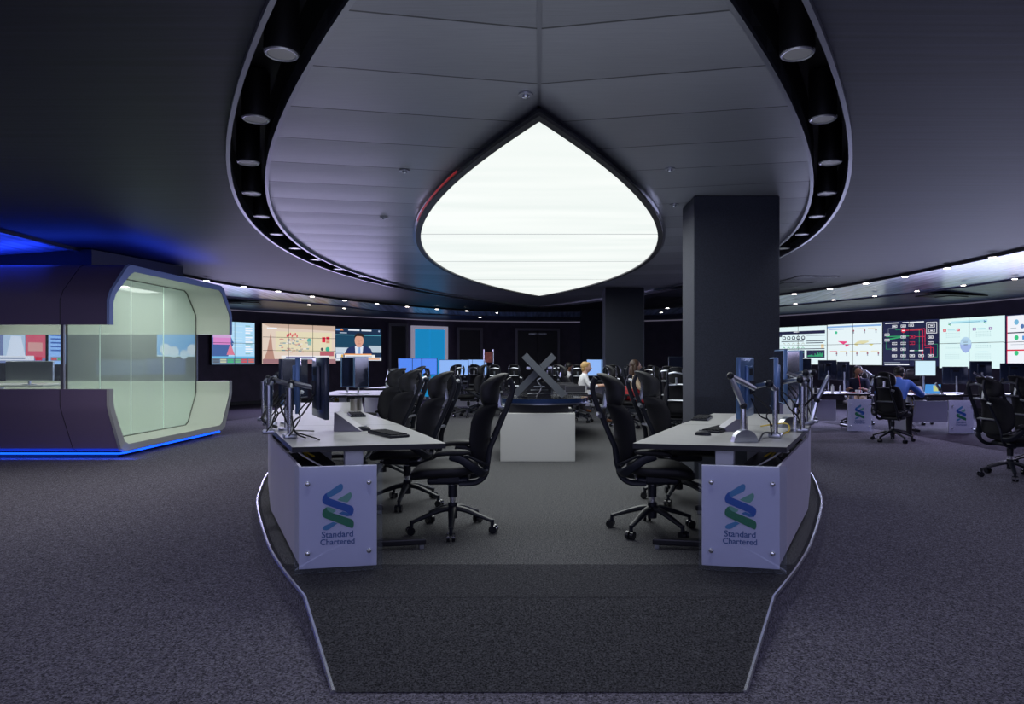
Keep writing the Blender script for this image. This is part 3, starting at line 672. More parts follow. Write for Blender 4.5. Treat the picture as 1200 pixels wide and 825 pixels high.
# ------------------------------------------------------------------ pod
PX1 = -5.92; PXG = -6.58; PXE = -13.0
pod = empty('meeting_pod', (-5.92, 11.3, F0), 0, 'hexagonal meeting pod with plum shell, cream lining and recessed glass end', 'meeting pod')
def pl(pts): return [(x+5.92, y-11.3, z-F0) for x, y, z in pts]
near_up = [(9.40, 1.79), (9.40, 2.13), (9.46, 2.26), (9.80, 2.63), (9.90, 2.68)]
far_up = [(12.72, 2.68), (12.82, 2.63), (13.13, 2.2), (13.15, 2.12), (13.15, 1.79)]
near_lo = [(9.40, .9), (9.40, .68), (9.44, .56), (9.66, .05), (9.76, .0)]
far_lo = [(12.76, .0), (12.86, .05), (13.12, .58), (13.15, .68), (13.15, .9)]
def inset(sec, d):
    cy, cz = 11.3, 1.35
    out = []
    for y, z in sec:
        ny = y + (d if y < cy else -d); nz = z if abs(z-1.79) < .01 or abs(z-.9) < .01 else z + (d if z < cz else -d)*(1 if (z > 2.3 or z < .4) else .3)
        out.append((ny, nz))
    return out
for sec, nm in ((near_up+far_up, 'upper'), (near_lo+far_lo, 'lower')):
    ins = inset(sec, .09)
    b = MB(); xa, xb = PX1, PXE
    b.loft(pl([(xa, y, z) for y, z in sec]), pl([(xb, y, z) for y, z in sec]))
    for q in (0, -1): b.loft(pl([(xa, *sec[q]), (xb, *sec[q])]), pl([(xa, *ins[q]), (xb, *ins[q])]))
    b.build(nm+'_shell', M['pod_dark'], pod, True)
    b = MB(); b.loft(pl([(xa-.01, y, z) for y, z in ins]), pl([(xb, y, z) for y, z in ins])); b.build(nm+'_lining', M['pod_white'], pod, True)
    b = MB(); b.loft(pl([(xa, y, z) for y, z in sec]), pl([(xa, y, z) for y, z in ins])); b.loft(pl([(xa+.001, y, z) for y, z in sec]), pl([(xa-.03, y, z) for y, z in inset(sec, -.012)]))
    b.build(nm+'_rim', M['pod_rim'] if nm == 'upper' else mat('pod_rim_grey', (.40, .41, .42), .4), pod, True)
    b = MB(); sx = -6.60
    b.tube(pl([(sx-.0, y+(.0 if abs(y-9.4) > .01 else -.001), z) for y, z in inset(sec[:5], -.001)]), .004, 4); b.build('seam', M['black'], pod)
# glass end wall
hexa = inset(near_up, .09)+inset(far_up, .09)+inset(far_lo[::-1], .09)+inset(near_lo[::-1], .09)
b = MB(); b.add(pl([(PXG, y, z) for y, z in hexa]), [tuple(range(len(hexa)))]); b.build('glass_end_wall', M['pod_glass'], pod)
b = MB(); hh = hexa+[hexa[0]]; b.tube(pl([(PXG+.01, y, z) for y, z in hh]), .014, 5); b.build('glass_frame', mat('glass_channel', (.12, .13, .12), .4, .5), pod)
for y in (10.22, 11.0, 11.95):
    b = MB(); b.box(*[v for a in ((PXG-.006+5.92, PXG+.006+5.92), (y-.004-11.3, y+.004-11.3), (.09-F0, 2.58-F0)) for v in a]); b.build('glass_joint', mat('glass_edge', (.6, .75, .66), .2, emit=(.6, .8, .7), es=.25), pod)
for y, nm in ((9.45, 'near'), (13.09, 'far')):
    b = MB(); b.box(PXE+5.92, PXG+5.92, y-11.3-.006, y-11.3+.006, .9-F0, 1.79-F0); b.build('window_glass', M['glass'], pod)
for y in (9.43, 13.1):
    b = MB(); b.box(PXG+5.90, PXG+5.94, y-11.3-.02, y-11.3+.02, .9-F0, 1.79-F0); b.build('mullion', M['frame_alu'], pod)
b = MB(); b.loft(pl([(PX1-.15, 9.84, .012), (PX1-.15, 12.7, .012)]), pl([(PXE, 9.84, .012), (PXE, 12.7, .012)]))
b.loft(pl([(PX1-.15, 9.84, .012), (PX1-.15, 12.7, .012)]), pl([(PX1-.15, 9.84, F0+.001), (PX1-.15, 12.7, F0+.001)])); b.loft(pl([(PX1-.15, 9.84, .01), (PXE, 9.84, .01)]), pl([(PX1-.15, 9.84, F0), (PXE, 9.84, F0)]))
b.build('base_plinth', M['black'], pod)
b = MB(); b.tube(pl([(PXE, 9.72, -.03), (PX1-.06, 9.72, -.03), (PX1-.03, 9.8, -.03), (PX1-.03, 12.7, -.03)]), .015, 6); b.build('light_strip', M['blue_glow'], pod)
b = MB(); b.prism([(x+5.92, y-11.3) for x, y in ((-7.2, 10.98), (-6.78, 13.0), (-10.5, 13.0), (-10.5, 10.98))], 2.69-F0, 3.08-F0); b.build('ceiling_neck', M['black'], pod)
for x, y in ((-7.3, 10.6), (-7.3, 12.0), (-8.8, 11.3)):
    b = MB(); b.cyl((x+5.92, y-11.3, 2.575-F0), .06, .01, 16); b.build('pod_lamp', M['spot'], pod)
# meeting table and chair back inside pod
t = empty('meeting_table', (-8.6, 10.9, .09), 0, 'pale table inside the pod behind the window', 'table')
b = MB(); b.rbox(-1.3, 1.0, -.45, .45, .80, .83, .01); b.build('tabletop', M['desk_top'], t)
b = MB(); b.cyl((0, 0, 0), .05, .80, 16); b.cyl((0, 0, 0), .3, .02, 24); b.build('pedestal', M['alu'], t, True)
t = empty('desktop_monitor', (-7.78, 10.35, .925), PI, 'grey backed monitor standing on the pod table', 'monitor')
b = MB(); b.rbox(-.42, .30, -.02, .02, .06, .36, .012); b.build('casing', M['alu'], t); b = MB(); b.cyl((-.05, 0, 0), .09, .012, 20); b.cyl((-.05, 0, 0), .02, .08, 10); b.build('stand', M['alu'], t)

# ------------------------------------------------------------------ office chair
def rotY(a): return Matrix.Rotation(a, 3, 'Y')
def make_chair():
    c = empty('office_chair', (0, 0, 0), 0, cat='chair')
    # seat
    def sf(v):
        v = v.copy(); k = v.x/.26
        v.z += -.045*max(0, k)**2.2 - .012*(1-(v.y/.25)**2) + .02*max(0, -k)**2
        return v
    b = MB(); b.sph((.06, 0, .485), .255, .25, .052, None, 28, .62, None, sf); b.build('seat', M['leather'], c, True)
    b = MB(); b.rbox(-.13, .18, -.15, .15, .375, .43, .02); b.box(-.06, .1, -.17, .17, .40, .45); b.build('seat_mechanism', M['plastic'], c, True)
    # backrest: leaning back
    def bf(v):
        v = v.copy(); v.x += .10*(v.y/.23)**2 - .05*(v.z/.24)**2 + .02*math.sin(v.z*9); v.y *= 1-.16*(v.z/.24)
        return v
    b = MB(); b.sph((-.245, 0, .755), .042, .225, .235, None, 24, .6, rotY(-.26), bf); b.build('backrest', M['fabric'], c, True)
    # headrest, hooked backwards at its top
    def hf(v):
        v = v.copy(); k = (v.z+.12)/.24
        v.x += .03*(v.y/.14)**2 - .15*max(0, k-.62)**1.5*2.6; v.y *= 1-.10*k
        return v
    b = MB(); b.sph((-.288, 0, 1.07), .070, .155, .132, None, 24, .7, None, hf); b.build('headrest', M['leather'], c, True)
    for s in (-1, 1):
        P = catmull([(-.43, s*.10, 1.16), (-.455, s*.115, 1.09), (-.43, s*.12, .99), (-.385, s*.12, .88), (-.335, s*.13, .76), (-.285, s*.15, .64), (-.27, s*.17, .54), (-.25, s*.17, .45), (-.18, s*.16, .395), (-.06, s*.14, .385)], 4)
        b = MB(); b.tube(P, .015, 8, None, True, (1, 1.5)); b.build('back_frame', M['plastic'], c, True)
    for P in (catmull([(-.45, -.11, 1.10), (-.465, 0, 1.12), (-.45, .11, 1.10)], 4), [(-.40, -.12, .94), (-.36, 0, .94), (-.40, .12, .94)], [(-.315, -.14, .7), (-.30, 0, .7), (-.315, .14, .7)]):
        b = MB(); b.tube(P, .013, 6); b.build('cross_bar', M['alu'], c, True)
    b = MB(); b.tube([(-.36, 0, .94), (-.345, 0, 1.04)], .02, 6); b.build('headrest_post', M['alu'], c, True)
    b = MB(); b.tube([(-.41, -.13, .90), (-.40, -.18, .885)], .018, 8); b.build('adjuster_knob', M['alu'], c, True)
    for s in (-1, 1):
        b = MB(); b.sph((-.02, s*.285, .635), .135, .043, .022, None, 16, .7, None, lambda v: Vector((v.x, v.y, v.z-.018*(v.x/.13)**2 if v.x > 0 else v.z))); a = b.build('armrest', M['leather'], c, True)
        b = MB(); b.tube(catmull([(.0, s*.28, .61), (-.08, s*.285, .585), (-.17, s*.275, .52), (-.23, s*.235, .475), (-.255, s*.18, .475)], 4), [.02]*1+[.024]*16, 8, None, True, (.8, 1.4)); b.build('arm_support', M['plastic'], a, True)
        b = MB(); b.tube(catmull([(-.10, s*.285, .60), (-.14, s*.28, .60), (-.22, s*.26, .56), (-.27, s*.19, .53)], 3), .011, 6); b.build('arm_link', M['plastic'], a, True)
    b = MB(); b.cyl((0, 0, .10), .035, .12, 14, M['plastic']); b.cyl((0, 0, .20), .022, .18, 12, M['chrome']); b.cyl((0, 0, .26), .034, .09, 14, M['plastic']); b.build('gas_column', None, c, True)
    for k in range(5):
        a = 2*PI*k/5+.35; ca, sa = math.cos(a), math.sin(a)
        b = MB(); b.tube(catmull([(ca*.02, sa*.02, .175), (ca*.10, sa*.10, .165), (ca*.22, sa*.22, .125), (ca*.315, sa*.315, .092)], 3), [.030, .029, .028, .027, .025, .023, .021, .019, .018, .017], 8, None, True, (1.1, .8))
        b.cyl((ca*.315, sa*.315, .045), .014, .06, 8)
        leg = b.build('leg', M['plastic'], c, True)
        b = MB(); tx, ty = -sa, ca; px, py = ca*.325, sa*.325
        for q in (-1, 1):
            cx, cy = px+tx*q*.019, py+ty*q*.019
            b.tube([(cx-tx*.011, cy-ty*.011, .032), (cx+tx*.011, cy+ty*.011, .032)], .031, 14)
        b.build('caster', M['gloss_black'], leg, True)
    return c
CH = make_chair()
chair_used = [False]
def chair(x, y, rz, label, group=None, z=0, headrest=True, sc=None):
    if not chair_used[0]:
        CH.location = (x, y, z); CH.rotation_euler = (0, 0, rz); CH['label'] = label
        if group: CH['group'] = group
        chair_used[0] = True; return CH
    c = dup(CH, (x, y, z), rz, label, group, sc)
    if not group and 'group' in c: del c['group']
    return c
gl = 'chairs at the left desks'; gr = 'chairs at the right desks'
chair(-.66, 5.2, math.radians(183), 'black high-back office chair nearest the viewer on the left, facing the left desk', gl)
chair(-1.19, 6.15, math.radians(176), 'black office chair second from the front on the left, tucked behind the nearest one', gl)
chair(-1.68, 7.35, math.radians(172), 'black office chair third from the front at the left desks, by the steel cup', gl)
chair(-2.10, 8.7, math.radians(170), 'black office chair fourth from the front on the left with a shiny headrest frame', gl)
chair(.86, 5.2, math.radians(-4), 'black high-back office chair nearest the viewer on the right, facing the right desk', gr)
chair(1.30, 6.35, math.radians(5), 'black office chair second on the right, between near chair and big pillar', gr)
# right edge chairs on lower floor
chair(5.62, 8.15, math.radians(8), 'black mesh back office chair at the right edge standing alone on the grey carpet', None, F0)
chair(6.50, 8.9, math.radians(12), 'black office chair cut by the right frame edge, behind the lone chair', None, F0)

# ------------------------------------------------------------------ desks
def logo_panel(parent, W=.46, H=.62, light=False):
    "local: x across, z up, front -y; origin at bottom centre"
    p = MB().rbox(-W/2, W/2, -.012, .012, 0, H, .003).build('end_panel', M['white_panel'], parent)
    b = MB()
    def P(x, y): return ((x-355)/500*W*1.0, (745-y)/700*H)
    lay = [0]
    def poly(pts, m_):
        lay[0] += .0004; b.add([(P(x, y)[0], -.013-lay[0], P(x, y)[1]) for x, y in pts], [tuple(range(len(pts)))], m_)
    poly([(366, 168), (379, 168), (386, 178), (386, 200), (379, 214), (368, 224), (296, 262), (262, 258), (268, 240), (285, 226)], M['logo_lblue'])
    poly([(434, 226), (442, 238), (442, 260), (434, 276), (415, 298), (380, 290), (350, 278), (365, 266)], M['logo_lgreen'])
    poly([(282, 323), (300, 326), (340, 345), (338, 358), (310, 372), (285, 366), (268, 345)], M['logo_lgreen'])
    poly([(358, 372), (385, 358), (436, 378), (430, 392), (412, 394)], M['logo_mid'])
    poly([(258, 462), (268, 452), (324, 428), (350, 440), (298, 478), (280, 484), (262, 480), (254, 471)], M['logo_lblue'])
    poly([(283, 226), (272, 232), (258, 252), (253, 275), (257, 294), (270, 305), (405, 362), (424, 374), (432, 392), (440, 392), (452, 374), (457, 350), (452, 333), (440, 322), (300, 264), (284, 250)], M['logo_blue'])
    poly([(283, 326), (272, 330), (258, 346), (253, 370), (257, 388), (270, 399), (436, 474), (448, 478), (456, 462), (457, 440), (452, 424), (440, 414), (300, 358), (284, 344)], M['logo_green'])
    b.build('logo', None, p)
    for txt, yy, wd in (('Standard', 535, 202), ('Chartered', 584, 220)):
        cu = bpy.data.curves.new('t', 'FONT'); cu.body = txt; cu.align_x = 'CENTER'; cu.size = 1; cu.offset = .012
        ob = bpy.data.objects.new('t', cu); COL.objects.link(ob); bpy.context.view_layer.update()
        me = bpy.data.meshes.new_from_object(ob.evaluated_get(bpy.context.evaluated_depsgraph_get()))
        bpy.data.objects.remove(ob)
        xs = [v.co.x for v in me.vertices]; k = (wd/500*W)/(max(xs)-min(xs)); cx = (max(xs)+min(xs))/2
        x0, z0 = P(351, yy)
        vs = [((v.co.x-cx)*k+x0, -.0145, v.co.y*k+z0) for v in me.vertices]
        bb = MB(); bb.add(vs, [tuple(f.vertices) for f in me.polygons]); o = bb.build('lettering', M['ink'], p); o['label'] = 'blue lettering reading %s' % txt
    g = MB().box(-W/2-.02, W/2+.035, -.034, -.029, -.02, H+.01).build('glass_plate', M['glass'], p)
    for x in (-W/2+.055, W/2-.045):
        for z in (.10, H-.10):
            b = MB(); b.tube([(x, -.012, z), (x, -.036, z)], .009, 10, M['chrome']); b.sph((x, -.040, z), .015, .008, .015, M['chrome'], 12); b.build('bolt', None, p, True)
    return p
def local(p, o): return (p[0]-o[0], p[1]-o[1])
def desk(o0, o1, i0, i1, label, z=0., end=None, back=True, group=None, top='desk_top', under=True, legs=True):
    "desk plan quad: o0-o1 outer edge (near->far), i0-i1 inner edge"
    org = ((o0[0]+o1[0]+i0[0]+i1[0])/4, (o0[1]+o1[1]+i0[1]+i1[1])/4)
    d = empty('workstation_desk', (org[0], org[1], z), 0, label, 'desk', group)
    L_ = [Vector((*local(p, org), 0)) for p in (o0, o1, i1, i0)]
    q = [(v.x, v.y) for v in L_]
    area = sum(q[i][0]*q[(i+1) % 4][1]-q[(i+1) % 4][0]*q[i][1] for i in range(4))
    if area < 0: q = q[::-1]
    b = MB(); b.prism(q, .705, .738, M['desk_edge']); b.add([(x, y, .7395) for x, y in q], [(0, 1, 2, 3)], M[top])
    b.build('desktop', None, d)
    O0, O1, I1, I0 = L_
    tdir = (O1-O0).normalized(); ndir = ((I0-O0)+(I1-O1)).normalized()
    if legs:
        for t in (.12, .88):
            c = O0.lerp(O1, t)+ndir*.42
            mt = Matrix(((ndir.x, tdir.x, 0, c.x), (ndir.y, tdir.y, 0, c.y), (0, 0, 1, 0), (0, 0, 0, 1)))
            b = MB(); b.rbox(-.06, .06, -.03, .03, .03, .70, .006, M['white_leg'], mt, 2); lg = b.build('leg', None, d)
            b = MB(); b.rbox(-.36, .48, -.035, .035, .03, .075, .01, M['desk_edge'], mt, 2); b.box(.44, .47, -.012, .012, 0, .03, M['alu'], mt); b.box(-.34, -.31, -.012, .012, 0, .03, M['alu'], mt); b.build('foot', None, lg)
    if back:
        a = O0+ndir*.02-tdir*(.232 if end else 0); c = O1+ndir*.02; n = 26; bb = MB()
        for k in range(n):   # fluted panel
            p0 = a.lerp(c, k/n); p1 = a.lerp(c, (k+1)/n); pm = p0.lerp(p1, .5)-ndir*.003
            for u, v in ((p0, pm), (pm, p1)): bb.add([(u.x, u.y, .03), (v.x, v.y, .03), (v.x, v.y, .64), (u.x, u.y, .64)], [(0, 1, 2, 3)])
        a2 = a+ndir*.015; c2 = c+ndir*.015
        bb.add([(a2.x, a2.y, .03), (c2.x, c2.y, .03), (c2.x, c2.y, .64), (a2.x, a2.y, .64)], [(0, 1, 2, 3)]); bb.add([(a.x, a.y, .64), (c.x, c.y, .64), (c2.x, c2.y, .64), (a2.x, a2.y, .64)], [(0, 1, 2, 3)])
        bb.add([(a.x, a.y, .03), (a2.x, a2.y, .03), (a2.x, a2.y, .64), (a.x, a.y, .64)], [(0, 1, 2, 3)])
        bb.build('modesty_panel', M['white_panel'], d)
    if under:
        a = O0.lerp(O1, .04)+ndir*.06; c = O0.lerp(O1, .96)+ndir*.06; w = ndir*.22
        b = MB(); 
        for zz in (.52,): b.add([(a.x, a.y, zz), (c.x, c.y, zz), (c.x+w.x, c.y+w.y, zz), (a.x+w.x, a.y+w.y, zz)], [(0, 1, 2, 3)])
        b.add([(a.x+w.x, a.y+w.y, .52), (c.x+w.x, c.y+w.y, .52), (c.x+w.x, c.y+w.y, .62), (a.x+w.x, a.y+w.y, .62)], [(0, 1, 2, 3)])
        b.build('cable_tray', M['black'], d)
        rr = random.Random(int(abs(org[0])*100+org[1]*10))
        for cm in ('cable_b', 'cable_w', 'cable_y', 'cable_b'):
            t0 = rr.uniform(.05, .5); pts = []
            for k in range(7):
                p = a.lerp(c, min(.98, t0+k*.07))+ndir*rr.uniform(.0, .2); pts.append((p.x, p.y, rr.uniform(.53, .68)))
            MB().tube(catmull(pts, 3), .006, 5).build('cable', M[cm], d, True)
    if end:
        cx, cy, rz = end; cx -= org[0]; cy -= org[1]
        h = bpy.data.objects.new('end_board', None)
        p = logo_panel(d); p.location = (cx, cy, .03); p.rotation_euler = (0, 0, rz); bpy.data.objects.remove(h)
    return d, org
# left row
sl = math.atan2(.10, .43)
desk((-1.59, 4.39), (-2.3, 5.8), (-.63, 4.60), (-1.22, 5.95), 'front left workstation desk with a blue and green logo end panel', end=(-1.235, 4.195, .2), group='left desks')
desk((-2.305, 5.81), (-2.84, 7.1), (-1.225, 5.96), (-1.88, 7.34), 'left workstation desk directly behind the logo panel desk', group='left desks')
desk((-2.845, 7.11), (-3.28, 8.95), (-1.885, 7.35), (-2.38, 9.15), 'left workstation desk at the back of the curved row holding the steel cup', group='left desks')
desk((1.59, 4.39), (2.3, 5.8), (.63, 4.60), (1.22, 5.95), 'front right workstation desk with a blue and green logo end panel', end=(1.235, 4.195, -.2), group='right desks')
desk((2.305, 5.81), (2.82, 7.05), (1.225, 5.96), (1.84, 7.2), 'right workstation desk behind the front one and before the big pillar', group='right desks')
# white corner post closing end and back panels is part of nothing: short wing panels on the two front desks
# further rows
desk((-3.60, 10.9), (-3.72, 12.6), (-2.40, 10.9), (-2.75, 12.6), 'left desk beyond the gap with pale end panel, under the presenter screen', group='left desks')
desk((-3.5, 13.6), (-3.1, 15.6), (-2.5, 13.6), (-2.1, 15.4), 'distant left desk in front of the dark single door', group='left desks', under=False)
desk((-3.0, 18.6), (-.6, 18.9), (-3.0, 17.7), (-.6, 17.9), 'distant desk with bright blue monitors in front of the blue doorway', group='far desks', under=False)
desk((3.3, 9.3), (3.5, 11.2), (2.75, 9.3), (2.9, 11.2), 'right desk hidden mostly behind the big pillar', group='right desks', under=False, back=False)
desk((3.5, 12.0), (3.4, 14.4), (2.6, 12.0), (2.5, 14.3), 'right desk behind the chairs between the two pillars', group='right desks', under=False)
desk((1.2, 18.9), (3.0, 18.7), (1.2, 18.0), (3.0, 17.9), 'distant right desk with blue monitors by the far pillar', group='far desks', under=False)

# ------------------------------------------------------------------ monitors
def monitor(x, y, z, rz, label, w=.53, h=.33, pole=None, on=None, group=None, back='mon_back', stand=False, tilt=0.):
    "screen faces local +x; x,y,z = foot position on desk; pole = offset of panel (dx,dz)"
    t = empty('monitor', (x, y, z), rz, label, 'monitor', group)
    dz = pole or .38
    b = MB(); b.rbox(-.02, .012, -w/2, w/2, dz-h/2, dz+h/2, .006, None, None, 2); b.rbox(-.045, -.018, -w*.2, w*.2, dz-h*.36, dz+h*.36, .008)
    cs = b.build('casing', M[back], t, True)
    b = MB(); b.box(-.0465, -.045, -w*.12, w*.12, dz+h*.2, dz+h*.32); b.build('label_recess', M['black'], cs)
    b = MB(); b.box(.0125, .014, -w/2+.01, w/2-.01, dz-h/2+.01, dz+h/2-.01)
    if on: 
        b.build('screen', on, t)
    else: b.build('screen', M['mon_off'], t)
    if stand:
        b = MB(); b.tube([(-.05, 0, dz-.02), (-.06, 0, .02)], .018, 8, M['alu']); b.rbox(-.14, .08, -.12, .12, 0, .012, .005, M['alu']); b.build('stand', None, t, True)
    else:
        b = MB(); b.rbox(-.26, -.17, -.05, .05, 0, .03, .008, M['alu']); b.cyl((-.215, 0, .02), .019, dz-.10, 14, M['chrome']); b.cyl((-.215, 0, dz-.16), .026, .16, 14, M['alu']); b.build('arm_pole', None, t, True)
        b = MB(); b.tube(catmull([(-.215, 0, dz-.02), (-.19, .09, dz+.03), (-.13, .05, dz+.02), (-.05, 0, dz)], 3), .018, 8, M['alu']); b.rbox(-.065, -.04, -.05, .05, dz-.05, dz+.05, .006, M['plastic']); b.sph((-.19, .09, dz+.03), .03, .03, .03, M['plastic'], 10); b.build('arm', None, t, True)
        b = MB(); b.tube(catmull([(-.05, .02, dz-.08), (-.12, .07, dz-.20), (-.18, .03, .12), (-.20, .06, .02)], 4), .006, 6); b.tube(catmull([(-.05, -.03, dz-.05), (-.16, -.07, dz-.16), (-.15, -.03, .14), (-.23, -.06, .02)], 4), .005, 6); b.build('cable', M['cable_b'], t, True)
    return t
D = math.radians
mg = 'monitors on the left desks'
monitor(-1.60, 5.00, .74, D(28), 'dark monitor on the front left desk nearest the viewer, seen from behind', .50, .44, .36, group=mg, back='mon_back')
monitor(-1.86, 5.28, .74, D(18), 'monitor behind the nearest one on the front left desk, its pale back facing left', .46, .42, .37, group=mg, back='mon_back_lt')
monitor(-2.10, 5.85, .74, D(-5), 'third monitor along the left desks, arm beside black cable bundle', .50, .34, .40, group=mg, back='mon_back')
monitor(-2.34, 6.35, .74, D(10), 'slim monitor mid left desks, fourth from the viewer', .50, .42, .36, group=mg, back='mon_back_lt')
monitor(-3.2, 11.5, .74, D(-40), 'left of two upright grey monitors on the desk under the presenter screen', .32, .5, .36, group=mg, back='mon_back_lt', stand=True)
monitor(-2.95, 11.3, .74, D(-30), 'right of two upright grey monitors on the desk under the presenter screen', .32, .5, .36, group=mg, back='mon_back_lt', stand=True)
mg = 'monitors on the right desks'
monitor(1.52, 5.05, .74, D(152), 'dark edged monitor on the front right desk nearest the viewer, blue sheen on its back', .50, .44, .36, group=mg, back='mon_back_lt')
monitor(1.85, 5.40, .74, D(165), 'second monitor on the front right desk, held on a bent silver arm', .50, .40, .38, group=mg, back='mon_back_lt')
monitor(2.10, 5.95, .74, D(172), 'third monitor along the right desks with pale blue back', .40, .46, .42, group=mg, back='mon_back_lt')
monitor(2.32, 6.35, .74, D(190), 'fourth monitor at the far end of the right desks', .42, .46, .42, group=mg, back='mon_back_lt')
# triangular tablet wedges
def wedge(x, y, rz, label):
    b = MB(); v = [(-.11, -.08, 0), (.11, -.08, 0), (.11, .08, 0), (-.11, .08, 0), (.095, -.08, .15), (.095, .08, .15), (.105, -.08, .15), (.105, .08, .15)]
    b.add(v, [(0, 3, 2, 1), (0, 4, 5, 3), (1, 2, 7, 6), (4, 6, 7, 5), (0, 1, 6, 4), (3, 5, 7, 2)])
    o = b.build('phone_stand', M['wedge']); o.location = (x, y, .741); o.rotation_euler = (0, 0, rz); tag(o, label, 'stand'); return o
wedge(-1.50, 5.42, PI, 'silver wedge shaped stand behind the nearest left monitor')
wedge(1.52, 5.42, 0, 'silver wedge shaped stand under the nearest right monitor')
# arm clusters: extra lamp-like silver arms
def desk_arm(x, y, z, rz, label, pts, r=.014, foot=.06, group=None):
    t = empty('support_arm', (x, y, z), rz, label, 'arm', group)
    b = MB(); b.cyl((0, 0, 0), foot, .018, 18, M['alu']); b.build('base', None, t, True)
    for i, (a, c) in enumerate(zip(pts, pts[1:])):
        b = MB(); a = Vector(a); c = Vector(c); b.tube([a, a.lerp(c, .5), c], [r*1.1, r*1.3, r], 8, M['alu'] if i else M['chrome']); b.sph(a, r*1.6, r*1.6, r*1.6, M['plastic'] if i else M['alu'], 8); b.build('segment', None, t, True)
    return t
ag = 'bare silver arms on the front desks'
desk_arm(-2.22, 6.02, .74, 0, 'tall silver arm leaning at the outer edge of the second left desk', [(0, 0, 0), (0, 0, .2), (-.06, .05, .38), (.08, -.02, .46)], group=ag)
desk_arm(-2.02, 5.45, .74, 0, 'silver arm with a pinkish joint between the left desk monitors', [(0, 0, 0), (0, 0, .26), (.05, -.05, .34), (.12, .04, .30)], group=ag)
desk_arm(2.02, 5.40, .74, 0, 'silver arm folded upward between the right desk monitors', [(0, 0, 0), (.01, 0, .2), (.10, 0, .40), (-.06, 0, .46)], group=ag)
desk_arm(1.42, 4.75, .74, 0, 'bent silver arm nearest the viewer on the front right desk', [(0, 0, 0), (.0, 0, .24), (-.09, 0, .45), (.1, .06, .36)], .017, .075, group=ag)
desk_arm(2.45, 6.15, .74, 0, 'silver arm leaning right at the outer edge of the second right desk', [(0, 0, 0), (.05, 0, .2), (.16, 0, .42)], .018, group=ag)
def half_disc(x, y, rz, label):
    b = MB(); n = 14; pts = [(0.085*math.cos(PI*k/n), .085*math.sin(PI*k/n)) for k in range(n+1)]
    vs = [(a, -.03, c) for a, c in pts]+[(a, .03, c) for a, c in pts]; m_ = n+1
    b.add(vs, [tuple(range(n, -1, -1)), tuple(range(m_, 2*m_))]+[(i, i+1, m_+i+1, m_+i) for i in range(n)]+[(0, m_, 2*m_-1, n)])
    o = b.build('cable_cover', M['alu']); o.location = (x, y, .741); o.rotation_euler = (0, 0, rz); tag(o, label, 'desk fitting')
half_disc(1.40, 4.66, .1, 'rounded silver clamp cover on the front right desk edge nearest the viewer')
half_disc(2.08, 5.70, .3, 'rounded grey clamp cover further along the right desk')
def cable(pts, m_, label, r=.006, name='cable'):
    o = MB().tube(catmull(pts, 5), r, 6).build(name, M[m_], None, True); tag(o, label, 'cable'); return o
cable([(-1.66, 4.85, .748), (-1.72, 4.80, .80), (-1.80, 4.95, .95), (-1.88, 5.1, 1.05), (-1.98, 5.2, .98), (-1.93, 5.3, .75)], 'cable_b', 'black cable looping behind the nearest left monitor arms')
cable([(-2.15, 5.6, .748), (-2.27, 5.6, .82), (-2.22, 5.75, .98), (-2.15, 5.8, 1.1)], 'cable_b', 'thick black cable at the outer edge of the left desk', .012)
cable([(-1.52, 4.72, .748), (-1.60, 4.85, .749), (-1.8, 5.0, .78), (-1.75, 5.3, .749)], 'cable_b', 'thin black cable lying on the front left desktop', .005)
cable([(1.50, 4.66, .748), (1.62, 4.9, .78), (1.8, 5.1, .749), (2.0, 5.4, .749)], 'cable_b', 'black cable lying along the front right desktop')
cable([(1.75, 5.05, .748), (1.88, 5.15, .76), (1.95, 5.4, .80), (1.85, 5.7, .749)], 'cable_y', 'yellow cable among the right desk arms')
cable([(2.14, 5.7, .748), (2.22, 5.85, .85), (2.3, 5.75, 1.0), (2.28, 5.9, 1.12)], 'cable_b', 'black cable climbing the arms of the second right desk', .009)
# keyboards and mice
def keyboard(x, y, rz, label, group=None, z=.741):
    t = empty('keyboard', (x, y, z), rz, label, 'keyboard', group)
    b = MB(); b.rbox(-.075, .075, -.22, .22, 0, .018, .005); b.build('body', M['plastic'], t)
    b = MB()
    for r_ in range(5):
        for c_ in range(15): b.box(-.062+r_*.026, -.042+r_*.026, -.205+c_*.0275, -.182+c_*.0275, .018, .025)
    b.build('keys', M['fabric'], t)
def mouse(x, y, rz, label, z=.741):
    t = empty('computer_mouse', (x, y, z), rz, label, 'mouse')
    b = MB(); b.sph((0, 0, .0), .062, .034, .034, None, 16, .8, None, lambda v: Vector((v.x, v.y, max(0, v.z)))); b.build('body', M['plastic'], t, True)
    b = MB(); b.tube([(-.03, 0, .034), (-.012, 0, .034)], .006, 6); b.build('wheel', M['alu'], t)
keyboard(-1.13, 5.10, D(35), 'black keyboard on the front left desk beside the mouse')
mouse(-1.40, 5.42, D(200), 'black mouse on the front left desk left of its keyboard')
keyboard(1.42, 5.42, D(-32), 'black keyboard on the front right desk behind the mouse')
mouse(1.22, 5.09, D(-30), 'black mouse in front of the keyboard on the front right desk')
keyboard(-1.85, 6.9, D(20), 'dark keyboard on the middle left desk'); keyboard(1.55, 6.5, D(-20), 'dark keyboard on the second right desk')
b = MB(); b.cyl((0, 0, 0), .06, .13, 24, M['steel_cup'], .062); t = b.build('steel_cup', None, None, True, (-2.03, 7.55, .741)); tag(t, 'brownish steel cup on the inner edge of the left desks', 'cup')
b = MB(); b.rbox(-.06, .06, -.05, .05, 0, .10, .01); t = b.build('red_box', M['red'], None, False, (-1.78, 7.05, .62)); 
bpy.data.objects.remove(t)

